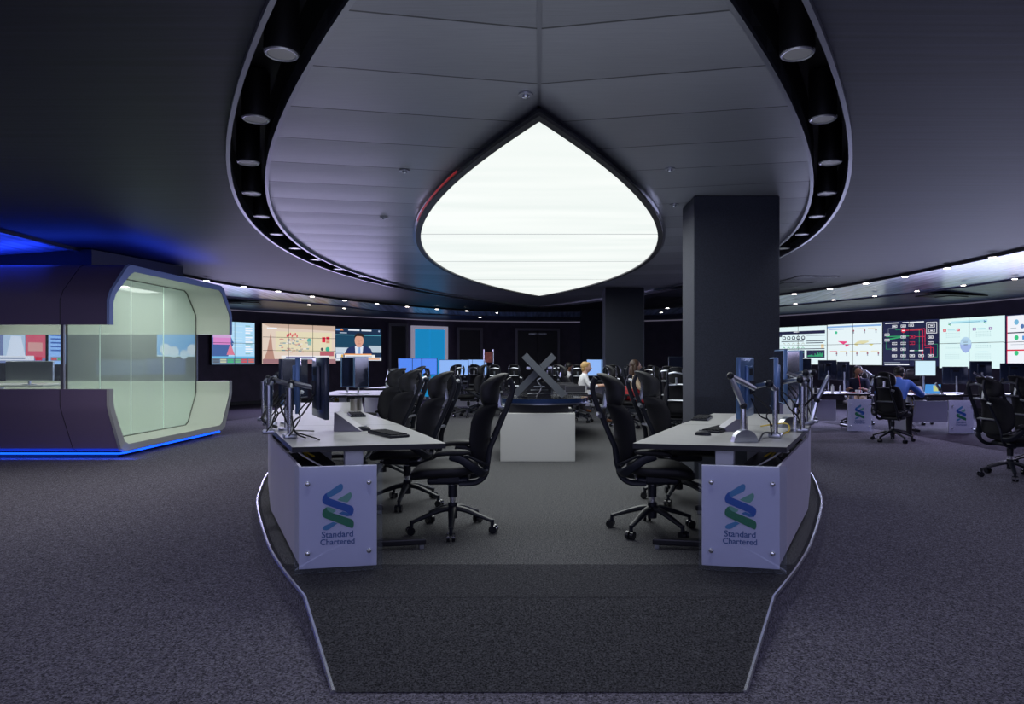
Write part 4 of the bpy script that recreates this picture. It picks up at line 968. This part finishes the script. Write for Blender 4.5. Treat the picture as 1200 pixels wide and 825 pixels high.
# ------------------------------------------------------------------ console
cn = empty('console_table', (0, 9.3, 0), 0, 'central console with white block base and dark oval top', 'console table')
b = MB(); b.rbox(-.50, .46, -.56, .6, .0, .62, .006, M['console_white'], None, 2); b.build('base_block', None, cn)
b = MB(); b.rbox(-.42, .38, -.50, .5, .62, .73, .01); b.build('neck', M['black'], cn)
def oval(rx, ry, z0, z1, m1, m2=None, cx=0, cy=0, n=48):
    return MB().prism([(cx+rx*math.cos(2*PI*k/n), cy+ry*math.sin(2*PI*k/n)) for k in range(n)], z0, z1, m1, m2)
oval(.66, .62, .725, .745, M['alu'], M['gloss_black'], .03, .0).build('lower_ring', None, cn, True)
oval(.63, .60, .745, .80, mat('console_blue_black', (.02, .04, .12), .2, .4), M['gloss_black'], .03, 0).build('top', None, cn, True)
# two crossed display slabs
for s, yo, lab in ((1, -.30, 'thick grey display slab leaning left, in front of its crossing twin on the console'), (-1, .02, 'thick grey display slab leaning right, behind its crossing twin on the console')):
    t = empty('display_slab', (.0, 9.3+yo, .801), 0, lab, 'display')
    A = Vector((.33*s, 0, .0)); B2 = Vector((-.20*s, 0, .53)); dr = (B2-A).normalized(); nr = Vector((dr.z, 0, -dr.x))*(1 if s > 0 else -1)
    b = MB(); e = .045
    for (y0, y1) in ((-.02, .30),):
        c4 = [A-nr*e, B2-nr*e, B2+nr*e, A+nr*e]
        lift = max(0, -min(v.z for v in c4))
        c4 = [Vector((v.x, 0, v.z+lift)) for v in c4]
        b.add([(v.x, y0, v.z) for v in c4]+[(v.x, y1, v.z) for v in c4], [(0, 1, 2, 3), (7, 6, 5, 4), (0, 4, 5, 1), (1, 5, 6, 2), (2, 6, 7, 3), (3, 7, 4, 0)])
    b.build('casing', M['grey_slab'], t)
    b = MB(); p = A.lerp(B2, .95)+nr*e*1.02; q = A.lerp(B2, .05)+nr*e*1.02; up = Vector((0, 0, lift))
    b.add([(q.x, .0, q.z+lift+.001), (p.x, .0, p.z+lift+.001), (p.x, .28, p.z+lift+.001), (q.x, .28, q.z+lift+.001)], [(0, 1, 2, 3)]); b.build('screen', M['mon_off'], t)
    b = MB(); p = A.lerp(B2, .72); b.rbox(p.x-.09*s-.03, p.x-.09*s+.03, .05, .12, p.z-.04+lift, p.z+lift, .008); b.build('hinge', M['alu'], t)
t = empty('display_stand', (0, 9.42-.32, .801), 0, 'black framework with thin silver arms between the crossed displays', 'stand')
b = MB(); 
for z_ in (.04, .09, .14): b.tube([(-.20+z_*.9, .22, z_), (.20-z_*.9, .22, z_)], .008, 6)
b.build('rails', M['alu'], t, True)
b = MB(); b.tube(catmull([(-.04, .14, 0), (.03, .14, .13), (-.03, .14, .22), (.02, .14, .26)], 4), .010, 6); b.build('arm', M['chrome'], t, True)
b = MB(); b.prism([(-.16, .23), (.16, .23), (.16, .25), (-.16, .25)], 0, .2, M['black']); b.build('backing', None, t)
# low dark table behind console
t = empty('dark_table', (.15, 12.2, 0), 0, 'long low dark table continuing behind the central console', 'table')
oval(.85, 1.7, .70, .74, M['gloss_black']).build('tabletop', None, t, True)
b = MB(); b.rbox(-.4, .4, -1.1, 1.1, 0, .70, .02); b.build('plinth', M['plastic'], t)
for i, (x, y) in enumerate(((.62, 11.4), (.55, 12.1), (.50, 12.8))):
    q = empty('laptop', (x, y, .741), D(8), 'black laptop, %s of the row on the dark table behind the console' % ('first', 'second', 'third')[i], 'laptop', 'laptops on the dark table')
    b = MB(); b.rbox(-.17, .17, -.12, .12, 0, .02, .004); b.build('keyboard_half', M['plastic'], q)
    b = MB(); b.rbox(-.17, .17, .10, .115, .015, .13, .004); b.build('lid', M['smoke'], q)
b = MB(); b.box(-.10, .10, -.03, .03, 0, .38, M['glass']); t = empty('display_case', (-1.95, 17.95, .74), 0, 'small clear stand with a dark red picture below the far dark door', 'picture stand')
b = MB(); b.rbox(-.10, .10, -.02, .02, .50, .78, .006); b.build('picture', mat('red_picture', (.12, .03, .03), .4, emit=(.5, .08, .06), es=.10, noise=.8, nscale=14, bump=.05), t)
b = MB(); 
for x in (-.12, .12): b.tube([(x, 0, 0), (x, 0, .84)], .012, 6)
b.box(-.22, .22, -.05, .05, 0, .01); b.build('frame', M['alu'], t)
t.location = (-1.33, 17.95, .74)

# ------------------------------------------------------------------ far chairs and monitors
ON_B = mat('screen_blue_on', (.02, .05, .2), .3, emit=(.10, .28, 1.), es=.85)
ON_L = mat('screen_light_blue_on', (.02, .05, .2), .3, emit=(.30, .52, 1.), es=.85)
for i, (px, w, on, lab) in enumerate(((475, .40, ON_B, 'blue glowing upright monitor, first from the left in front of the blue doorway'), (486, .38, ON_B, 'blue glowing upright monitor, second from the left in front of the blue doorway'), (493, .36, ON_B, 'blue glowing monitor overlapping the left door frame'), (503.5, .42, ON_B, 'blue glowing monitor in the middle of the blue doorway'), (532, .80, ON_L, 'wide pale blue glowing monitor just right of the blue doorway'), (550, .42, ON_L, 'pale blue glowing monitor left of the red picture stand'), (562, .40, ON_L, 'pale blue glowing monitor right beside the red picture stand'), (696, .40, ON_L, 'left glowing blue monitor beside the middle pillar'), (706, .38, ON_L, 'right glowing blue monitor beside the middle pillar'))):
    y = 18.1 if px > 600 else 18.15; y += .02*(i % 3); x = (px-632)/800*y
    monitor(x, y, .74, D(-90)+(i % 3-1)*.08, lab, w*.98, .44 if w < .6 else .42, .36+(.03 if i < 4 else 0), on=on, group='blue lit monitors on the far desks', stand=True)
gf = 'chairs of the far rows'
fc = [(549, 15.6, 180, 'distant black chair facing left in the open aisle before the far blue monitors'),
      (527, 16.6, 130, 'distant chair with shiny headrest in front of the wide pale blue monitor'),
      (560, 17.0, 80, 'distant chair with shiny headrest right of the aisle chair'),
      (579, 15.9, 95, 'distant chair with pale headrest frame below the red picture stand'),
      (603, 16.2, 90, 'distant chair with blue tinted headrest left of the crossed displays'),
      (653, 16.4, 90, 'distant chair with blue tinted headrest right of the crossed displays'),
      (676, 15.6, 90, 'distant chair between the man in white and the blond man'),
      (726, 15.2, 60, 'chair with shiny headrest just right of the middle pillar edge'),
      (757, 14.7, 8, 'black chair right behind the woman in the floral dress'),
      (778, 13.3, 40, 'chair with silver headrest between pillars, right of the woman'),
      (791, 12.0, 60, 'chair with silver back frame touching the left edge of the big pillar'),
      (797, 10.4, 70, 'chair with silver frame partly hidden by the big pillar')]
for px, y, a, lab in fc:
    chair((px-632)/800*y, y, D(a), lab, gf)
cM = monitor(3.05, 15.0, .0, D(-90), 'pair-like dark monitor standing tall between the two pillars', .6, .5, 1.3, stand=True, group=None)
bpy.data.objects.remove
for ch in list(cM.children_recursive): bpy.data.objects.remove(ch)
bpy.data.objects.remove(cM)
monitor(2.75, 13.6, .74, D(-90), 'left dark monitor on the desk between the two pillars', .36, .5, .38, stand=True)
monitor(3.05, 13.9, .74, D(-90), 'right dark monitor on the desk between the two pillars', .36, .5, .38, stand=True)
chair((463-632)/800*11.6+.1, 11.6, D(200), 'distant chair with silver headrest behind the fourth left chair', gf)
desk_arm(-2.75, 12.3, .74, 0, 'silver lamp-like arm on the desk below the dark left door', [(0, 0, 0), (.0, 0, .18), (.05, 0, .38), (.20, 0, .40)], .018)

# ------------------------------------------------------------------ right outer desks
def rdesk(x0, x1, y0, y1, label, panelx):
    d, o = desk((x0, y0), (x1, y0), (x0, y1), (x1, y1), label, z=F0, back=False, group='desks in front of the display wall', legs=True, under=False)
    px = panelx-o[0]
    p = logo_panel(d); p.location = (px, y0-.04-o[1], .02); 
    b = MB(); b.rbox(x0-o[0]+.35, x1-o[0]-.35, .25, .28, .15, .58, .004); b.build('modesty_panel', M['white_panel'], d)
    b = MB(); b.rbox(x0-o[0]+.1, x0-o[0]+.16, -.2, .3, .02, .70, .005); b.build('side_panel', M['white_leg'], d)
    for k, cm in enumerate(('cable_w', 'cable_y', 'cable_w')):
        xx = x0-o[0]+.22+.05*k
        MB().tube(catmull([(xx, .0, .68), (xx+.05, .0, .45), (xx-.02, .02, .2), (xx+.06, .03, .02)], 4), .008, 5).build('cable', M[cm], d, True)
    return d
rdesk(4.95, 6.48, 13.35, 14.35, 'right desk with logo panel at its right end, below the map display', 6.24)
rdesk(7.05, 8.55, 12.95, 13.95, 'right desk with logo panel, below the calendar display', 7.97)
rdesk(8.85, 10.6, 12.6, 13.6, 'right desk cut by the frame edge behind the lone chair', 10.4)
desk((4.4, 15.9), (6.4, 16.2), (4.4, 15.0), (6.4, 15.2), 'far right desk between the big pillar and the logo panel desk', z=F0, group='desks in front of the display wall', under=False)
mr = 'monitors before the display wall'
for px, y, w, h, dz, lab in ((937, 13.9, .46, .50, .44, 'upright dark monitor left of the map display, backs to the viewer'), (969.5, 13.9, .37, .40, .46, 'dark monitor below the left corner of the map display'), (988, 13.9, .25, .38, .44, 'narrow dark monitor beside the headset lamp below the map display'),
        (1119, 13.5, .50, .34, .36, 'dark monitor below the calendar display, left one'), (1149, 13.4, .42, .40, .44, 'dark monitor below the calendar display, right one'), (1187, 13.2, .50, .40, .40, 'dark monitor near the right frame edge'), (925, 13.9, .2, .48, .44, 'upright dark monitor half hidden by the front right desk monitors')):
    monitor((px-632)/800*y, y, F0+.74, D(90), lab, w, h, dz, group=mr, stand=True, back='mon_back')
monitor((1084-632)/800*13.6, 13.6, F0+.74, D(-90), 'lit white monitor below the network diagram', .42, .31, .50, on=mat('screen_white_on', (.1, .1, .1), .3, emit=(.65, .88, 1.), es=.95), group=mr, stand=True)
for px, y, pts, lab in ((1017, 13.6, [(0, 0, 0), (.06, 0, .14), (.12, 0, .32), (-.05, 0, .44)], 'white bent lamp arm on the logo desk in front of the seated man in navy'), (1150, 13.0, [(0, 0, 0), (.02, 0, .16), (.14, 0, .28), (-.14, 0, .42)], 'silver elbow lamp on the desk below the calendar display'), (1105, 13.0, [(0, 0, 0), (-.06, 0, .1), (-.14, 0, .22)], 'short silver arm beside the open laptop'), (1163, 13.1, [(0, 0, 0), (.1, 0, .12), (.02, 0, .3), (-.12, 0, .34)], 'silver lamp behind the lone chair headrest')):
    x = (px-632)/800*y; desk_arm(x, y, F0+.74, 0, lab, pts, .02, .06)
# small desk items on right desks
def item(name, px, y, parts, label, cat):
    t = empty(name, ((px-632)/800*y, y, F0+.7405), 0, label, cat)
    for nm, fn, m_ in parts: b = MB(); fn(b); b.build(nm, M[m_] if isinstance(m_, str) else m_, t, True)
item('desk_phone', 958, 13.5, [('body', lambda b: b.rbox(-.11, .11, -.08, .08, 0, .10, .02), 'paper'), ('handset', lambda b: b.rbox(-.10, -.05, -.10, -.06, .02, .14, .01), 'smoke')], 'pale desk phone at the left of the right logo desk', 'phone')
item('bottle', 975.5, 13.5, [('body', lambda b: b.cyl((0, 0, 0), .028, .15, 14), 'paper'), ('cap', lambda b: b.cyl((0, 0, .15), .014, .03, 10), 'paper')], 'white slim bottle on the desk below the map display', 'bottle')
item('bottle', 984.5, 13.6, [('body', lambda b: b.cyl((0, 0, 0), .02, .13, 14), 'alu'), ('cap', lambda b: b.cyl((0, 0, .13), .012, .03, 10), 'paper')], 'thin silver bottle right of the white one', 'bottle')
item('mug', 1005, 13.5, [('body', lambda b: b.cyl((0, 0, 0), .045, .07, 16), 'paper'), ('handle', lambda b: b.tube(catmull([(.04, 0, .06), (.08, 0, .05), (.08, 0, .02), (.04, 0, .01)], 3), .008, 6), 'paper')], 'small white mug near the right end of the logo desk', 'mug')
item('paper_sheet', 1000, 13.42, [('sheet', lambda b: b.box(-.28, .2, -.04, .12, 0, .004), 'paper')], 'white papers lying on the logo desk below the map display', 'paper')
item('laptop', 1096, 13.1, [('keyboard_half', lambda b: b.rbox(-.15, .15, -.1, .1, 0, .015, .004), 'alu'), ('lid', lambda b: b.add([(-.15, .1, .01), (.15, .1, .01), (.19, .14, .19), (-.11, .14, .19)], [(0, 1, 2, 3)]), mat('laptop_screen', (.02, .1, .3), .3, emit=(.08, .32, .7), es=.8)), ('note', lambda b: b.add([(0.02, .095, .06), (.13, .095, .06), (.15, .12, .17), (.03, .12, .17)], [(0, 1, 2, 3)]), mat('yellow_window', (.5, .5, .1), .5, emit=(.6, .7, .3), es=.6))], 'open laptop with a blue and yellow screen by the man in blue', 'laptop')
item('desk_phone', 1077, 13.1, [('body', lambda b: b.rbox(-.07, .07, -.06, .06, 0, .05, .01), 'smoke'), ('display', lambda b: b.add([(-.06, -.02, .05), (.06, -.02, .05), (.06, .04, .16), (-.06, .04, .16)], [(0, 1, 2, 3)]), 'paper')], 'small desk phone with raised display left of the laptop', 'phone')
item('laptop', 1135, 13.1, [('keyboard_half', lambda b: b.rbox(-.16, .16, -.1, .1, 0, .02, .004), 'smoke'), ('lid', lambda b: b.add([(-.16, -.1, .01), (.16, -.1, .01), (.13, -.16, .20), (-.13, -.16, .20)], [(0, 1, 2, 3)]), 'smoke')], 'closed-looking dark laptop lid left of the lone chair', 'laptop')
item('paper_sheet', 1180, 13.0, [('sheet', lambda b: b.box(-.2, .2, -.1, .1, 0, .012), 'paper')], 'white papers on the desk by the right frame edge', 'paper')
item('cable', 1008, 13.40, [('lead', lambda b: b.tube(catmull([(-.3, -.02, .006), (-.1, 0, .03), (.0, 0, .006), (.0, .02, .25), (-.03, .03, .38)], 4), .006, 5), 'cable_r')], 'red headset cable hanging at the navy dressed man', 'cable')

# ------------------------------------------------------------------ people
def person(name, loc, rz, joints, mats, label, hair, look=0., lean=None, extra=None):
    """seated figure, faces local +x. joints: dict of points. One continuous skin mesh."""
    J = {k: Vector(v) for k, v in joints.items()}
    names = []; co = []; rad = []; edges = []; idx = {}
    def V(n, p, r): idx[n] = len(co); co.append(p); rad.append(r); names.append(n); return idx[n]
    def E(a, c): edges.append((idx[a], idx[c]))
    pelvis = J['pelvis']; neck = J['neck']; head = J['head']
    V('pelvis', pelvis, (.15, .13)); V('waist', pelvis.lerp(neck, .35), (.15, .12)); V('chest', pelvis.lerp(neck, .75), (.175, .12)); V('neckbase', pelvis.lerp(neck, .96), (.09, .085))
    V('necktop', neck.lerp(head, .35)+Vector((0, 0, 0)), (.052, .052)); V('skull0', neck.lerp(head, .75), (.062, .072)); V('skull', head, (.078, .095)); V('crown', head+Vector((0, 0, .06)), (.065, .08))
    E('pelvis', 'waist'); E('waist', 'chest'); E('chest', 'neckbase'); E('neckbase', 'necktop'); E('necktop', 'skull0'); E('skull0', 'skull'); E('skull', 'crown')
    for s, S in ((1, 'L'), (-1, 'R')):
        sh = pelvis.lerp(neck, .88)+Vector((0, s*.17, 0)); V('sh'+S, sh, (.065, .065)); V('el'+S, J['el'+S], (.045, .045)); V('wr'+S, J['wr'+S], (.028, .028))
        d = (J['wr'+S]-J['el'+S]).normalized(); V('palm'+S, J['wr'+S]+d*.06, (.034, .020)); 
        E('chest', 'sh'+S); E('sh'+S, 'el'+S); E('el'+S, 'wr'+S); E('wr'+S, 'palm'+S)
        hp = pelvis+Vector((.03, s*.09, 0)); V('hip'+S, hp, (.095, .095)); V('kn'+S, J['kn'+S], (.065, .065)); V('an'+S, J['an'+S], (.042, .042)); V('ball'+S, J['an'+S]+Vector((.11, 0, -.045)), (.045, .035)); V('toe'+S, J['an'+S]+Vector((.18, 0, -.055)), (.035, .025))
        E('pelvis', 'hip'+S); E('hip'+S, 'kn'+S); E('kn'+S, 'an'+S); E('an'+S, 'ball'+S); E('ball'+S, 'toe'+S)
    me = bpy.data.meshes.new('body'); me.from_pydata(co, edges, []); ob = bpy.data.objects.new('body_tmp', me); COL.objects.link(ob)
    md = ob.modifiers.new('s', 'SKIN'); sv = me.skin_vertices[0].data
    for i, r in enumerate(rad): sv[i].radius = r
    sv[0].use_root = True
    ob.modifiers.new('d', 'SUBSURF').levels = 2
    bpy.context.view_layer.update()
    m2 = bpy.data.meshes.new_from_object(ob.evaluated_get(bpy.context.evaluated_depsgraph_get())); bpy.data.objects.remove(ob)
    region = {}
    for n in names:
        k = 'skin' if n[:4] in ('neck', 'skul', 'crow', 'palm') and n != 'neckbase' else ('shoe' if n[:4] in ('ball', 'toeL', 'toeR') else ('leg' if n[:2] in ('hi', 'kn', 'an') or n == 'pelvis' else 'top'))
        if n.startswith('wr'): k = 'skin'
        region[n] = k
    segs = [(co[a], co[c], region[names[a]], region[names[c]]) for a, c in edges]
    bb = MB(); bb.v = [tuple(v.co) for v in m2.vertices]
    for f in m2.polygons:
        c = f.center; best = None
        for a, d, ra, rc in segs:
            ad = d-a; t = max(0, min(1, (c-a).dot(ad)/ad.length_squared)); dist = (a+ad*t-c).length
            if best is None or dist < best[0]: best = (dist, ra if t < .5 else rc)
        bb.f.append(tuple(f.vertices)); bb.mi.append(bb.m(mats[best[1]])); bb.cols.append(None)
    rt = Matrix.Rotation(look, 3, 'Z')
    # fingers, nose, eyes, mouth, ears share the body mesh
    for S, s in (('L', 1), ('R', -1)):
        w = J['wr'+S]; d = (w-J['el'+S]).normalized(); side = d.cross(Vector((0, 0, 1))).normalized()
        for k, ln in enumerate((.055, .07, .075, .065)):
            base = w+d*.075+side*(k-1.5)*.018
            bb.tube([base-d*.02, base+d*ln*.5, base+d*ln+Vector((0, 0, -.02))], [.010, .009, .007], 6, mats['skin'])
        base = w+d*.03-side*.028*s*-1; bb.tube([base, base+d*.03+side*.025*s, base+d*.06+side*.03*s+Vector((0, 0, -.012))], [.012, .011, .008], 6, mats['skin'])
    def hd(v): return head + rt @ Vector(v)
    bb.sph(hd((.012, 0, .012)), .092, .074, .112, mats['skin'], 16)
    bb.tube([hd((.098, 0, .025)), hd((.116, 0, -.012)), hd((.10, 0, -.02))], [.008, .014, .008], 6, mats['skin'])
    for s in (-1, 1):
        bb.sph(hd((.092, s*.030, .022)), .010, .013, .008, M['eye'], 8); bb.sph(hd((.0, s*.076, .0)), .018, .010, .03, mats['skin'], 8)
    bb.sph(hd((.094, 0, -.048)), .010, .024, .007, M['lip'], 8)
    root = empty(name, loc, rz, label, 'person')
    bb.build('body', None, root, True)
    hb = MB(); hair(hb, hd, rt); hb.build('hair', mats['hair'], root, True)
    if extra: extra(root, J, hd, rt)
    return root
def short_hair(b, hd, rt): b.sph(hd((-.022, 0, .045)), .098, .086, .098, None, 16, 1, rt); b.sph(hd((.03, 0, .098)), .062, .062, .035, None, 12, 1, rt); b.sph(hd((-.06, 0, -.01)), .045, .07, .07, None, 12, 1, rt)
def cropped(b, hd, rt): b.sph(hd((-.010, 0, .052)), .098, .084, .092, None, 16, 1, rt); b.sph(hd((-.05, 0, .0)), .055, .076, .07, None, 12, 1, rt)
def long_hair(b, hd, rt):
    b.sph(hd((-.02, 0, .04)), .105, .092, .105, None, 16, 1, rt)
    b.sph(hd((-.07, 0, -.14)), .06, .10, .22, None, 16, .9, rt); b.sph(hd((-.01, .075, -.08)), .05, .03, .15, None, 12, 1, rt); b.sph(hd((-.01, -.075, -.08)), .05, .03, .15, None, 12, 1, rt)
def seat_pose(lean=.08, reach=.42, armz=.70, headf=.03, twist=0, hz=1.13, knee=.46):
    P = (-.05, 0, .56); N_ = (-.05+lean, 0, .56+.45)
    return dict(pelvis=P, neck=N_, head=(N_[0]+headf, 0, hz),
        elL=(N_[0]+.10, .23, .74), elR=(N_[0]+.10, -.23, .74), wrL=(reach, .14, armz+.07), wrR=(reach, -.14, armz+.07),
        knL=(.40, .13, .54), knR=(.40, -.13, .54), anL=(.38, .14, .085), anR=(.42, -.12, .085))
def mm(skin, top, leg, shoe, hair): return dict(skin=M[skin], top=M[top], leg=M[leg], shoe=M[shoe], hair=M[hair])
def beard(root, J, hd, rt):
    b = MB(); b.sph(hd((.055, 0, -.062)), .045, .056, .04, None, 12, 1, rt); b.build('beard', M['hair_b'], root, True)
    b = MB(); b.sph(hd((.108, 0, -.033)), .006, .03, .007, None, 8, 1, rt); b.build('moustache', M['hair_b'], root, True)
# blond man, facing right
gp = 'chairs occupied at the far rows'
chair(.80, 14.3, D(0), 'black chair carrying the blond man in the white shirt', gp)
person('person', (.92, 14.3, 0), 0, seat_pose(), mm('skin_l', 'shirt_w', 'trouser_d', 'shoe', 'hair_bl'), 'person with blond hair in a white shirt seated facing right, arms forward', short_hair)
chair(.55, 17.0, D(10), 'black chair carrying the dark haired man in the pale shirt', gp)
person('person', (.68, 17.0, 0), D(5), seat_pose(hz=1.11), mm('skin_d', 'shirt_w', 'trouser_d', 'shoe', 'hair_b'), 'person with short black hair in a pale shirt seated behind the blond man', cropped)
chair(1.70, 13.2, D(-8), 'black chair carrying the woman with long hair', gp)
def dress(root, J, hd, rt):
    b = MB(); b.sph((-.03, 0, .66), .19, .19, .15, None, 16, .8); b.sph((.16, 0, .58), .24, .19, .09, None, 16, .8); b.build('floral_skirt', M['floral'], root, True)
person('person', (1.80, 13.2, 0), D(0), seat_pose(hz=1.17), mm('skin_l', 'cream_top', 'floral', 'shoe', 'hair_br'), 'person with long dark hair in a cream cardigan and red floral dress', long_hair, extra=dress)
# navy jumper man behind logo desk
chair(6.93, 14.9, D(230), 'black chair carrying the bearded man in navy, behind the logo desk', None, F0)
person('person', (6.90, 14.75, F0), D(238), seat_pose(lean=.14, reach=.40, armz=.72, hz=1.15), mm('skin_m', 'shirt_n', 'trouser_t', 'shoe', 'hair_b'), 'person with beard, navy jumper and beige trousers seated behind the logo desk', cropped, look=D(52), extra=beard)
# blue shirt man
chair(6.08, 11.75, D(42), 'black chair with its back to the viewer carrying the man in the blue shirt', None, F0)
pose = seat_pose(lean=.26, reach=.66, armz=.72, headf=.10, hz=1.10)
pose['elL'] = (.33, .36, .76); pose['elR'] = (.33, -.34, .74); pose['anL'] = (.62, .18, .085); pose['knL'] = (.44, .17, .55)
person('person', (6.22, 11.95, F0), D(50), pose, mm('skin_m', 'shirt_b', 'trouser_d', 'shoe', 'hair_b'), 'person in a bright blue shirt leaning over the desk, back to the viewer', cropped).scale = (1.1, 1.1, 1.04)
chair(4.9, 16.9, D(-60), 'black chair behind the far right desk', None, F0)
chair(8.2, 14.9, D(250), 'black chair behind the desk below the calendar display', None, F0)

# ------------------------------------------------------------------ lights
def area(loc, rot, sx, sy, power, col, name='area_light', spread=None):
    l = bpy.data.lights.new(name, 'AREA'); l.shape = 'RECTANGLE'; l.size = sx; l.size_y = sy; l.energy = power; l.color = col
    l.specular_factor = .35
    if spread: l.spread = spread
    o = bpy.data.objects.new(name, l); COL.objects.link(o); o.location = loc; o.rotation_euler = rot; return o
def spot(loc, power, col, ang=70, blend=.6, tgt=None, r=.05):
    l = bpy.data.lights.new('spot_light', 'SPOT'); l.energy = power; l.color = col; l.spot_size = D(ang); l.spot_blend = blend; l.shadow_soft_size = r
    o = bpy.data.objects.new('spot_light', l); COL.objects.link(o); o.location = loc
    if tgt: o.rotation_euler = (Vector(tgt)-Vector(loc)).to_track_quat('-Z', 'Y').to_euler()
    return o
area((10.2, 17.5, 1.6), (D(62), 0, D(125)), 8, 1.3, 260, (.60, .62, 1.), 'display_wall_light', D(110))
area((-7.2, 21.0, 1.7), (D(65), 0, D(-135)), 6, 1.2, 130, (.62, .58, 1.), 'news_wall_light', D(120))
area((-8.0, 10.3, 2.74), (D(180), 0, 0), 3.0, .5, 16, (.02, .07, 1.), 'pod_top_light')
area((-6.25, 11.6, 2.74), (D(180), 0, 0), .5, 2.8, 14, (.02, .07, 1.), 'pod_side_light')
area((-8.2, 9.62, -.04), (D(60), 0, 0), 5, .05, 14, (.02, .1, 1.), 'pod_floor_light')
for x, y in ((-6.22, 11.3), (-7.6, 11.3), (-9.6, 11.3)): area((x, y, 2.5), (0, 0, 0), .4, 1.8, 20 if x < -7 else 14, (.96, 1., .90), 'pod_interior_light')
for x, y in ((-7.9, 10.1), (-7.9, 12.2)): area((x, 11.3, 1.2), (D(180), 0, 0), 2.0, 1.2, 4, (.96, 1., .92), 'pod_bounce_light')
for i, p in enumerate(shown):
    if i % 2 == 0:
        for s in (-1, 1): spot((s*abs(p.x), p.y, ZC-.03), 42, (.84, .87, 1.), 100, .8)
for px, py in ((326, 341), (404, 351.7), (512, 362)): spot(U(px, py, ZC-.1), 90, (.8, .74, 1.), 110, .8)
for px, py in ((972.5, 338), (1060.7, 323.7), (1163.7, 301)): spot(U(px, py, ZC-.1), 170, (.74, .68, 1.), 120, .8)
spot((-5.0, 7.5, 3.0), 150, (1, .96, .88), 120, .9)
area((0, 7.5, 2.93), (0, 0, 0), 2.4, 5, 90, (.95, 1., 1.), 'luminous_panel_light')
area((0, 13.5, 2.93), (0, 0, 0), 2.4, 5, 90, (.95, 1., 1.), 'luminous_panel_light')
area((0, -2.0, 2.0), (D(62), 0, 0), 7, 2, 95, (.58, .60, 1.), 'rear_fill')  # added soft fill behind the viewer, not a room fixture
area((0, 2.2, .3), (D(172), 0, 0), 2.5, 3, 15, (.84, .88, 1.), 'rear_up_fill', D(90))  # added upward fill to brighten the metal ceiling
area((0, 9.0, .9), (D(180), 0, 0), 4, 6, 26, (.74, .82, 1.), 'desk_bounce_fill', D(120))  # added upward fill standing in for bounce off the desks
area((-6, 3, 2.9), (0, 0, 0), 4, 6, 62, (.80, .80, 1.), 'left_fill'); area((6, 4, 2.9), (0, 0, 0), 4, 6, 52, (.74, .72, 1.), 'right_fill')  # added overhead fills left and right, no fixtures of the room
w = bpy.data.worlds.new('w'); bpy.context.scene.world = w; w.use_nodes = True
w.node_tree.nodes['Background'].inputs[0].default_value = (.05, .06, .1, 1); w.node_tree.nodes['Background'].inputs[1].default_value = .3

# ------------------------------------------------------------------ camera
cd = bpy.data.cameras.new('camera'); cam = bpy.data.objects.new('camera', cd); COL.objects.link(cam)
cd.sensor_width = 36; cd.lens = 24; cd.shift_x = -32/1200; cd.shift_y = 9.5/1200; cd.clip_end = 100
cam.location = (0, 0, CZ); cam.rotation_euler = (PI/2, 0, 0)
bpy.context.scene.camera = cam
sc = bpy.context.scene
sc.view_settings.view_transform = 'Standard'; sc.view_settings.look = 'None'; sc.view_settings.exposure = 0
sc.cycles.max_bounces = 6; sc.cycles.transparent_max_bounces = 12; sc.cycles.use_denoising = True; sc.cycles.sample_clamp_indirect = 4
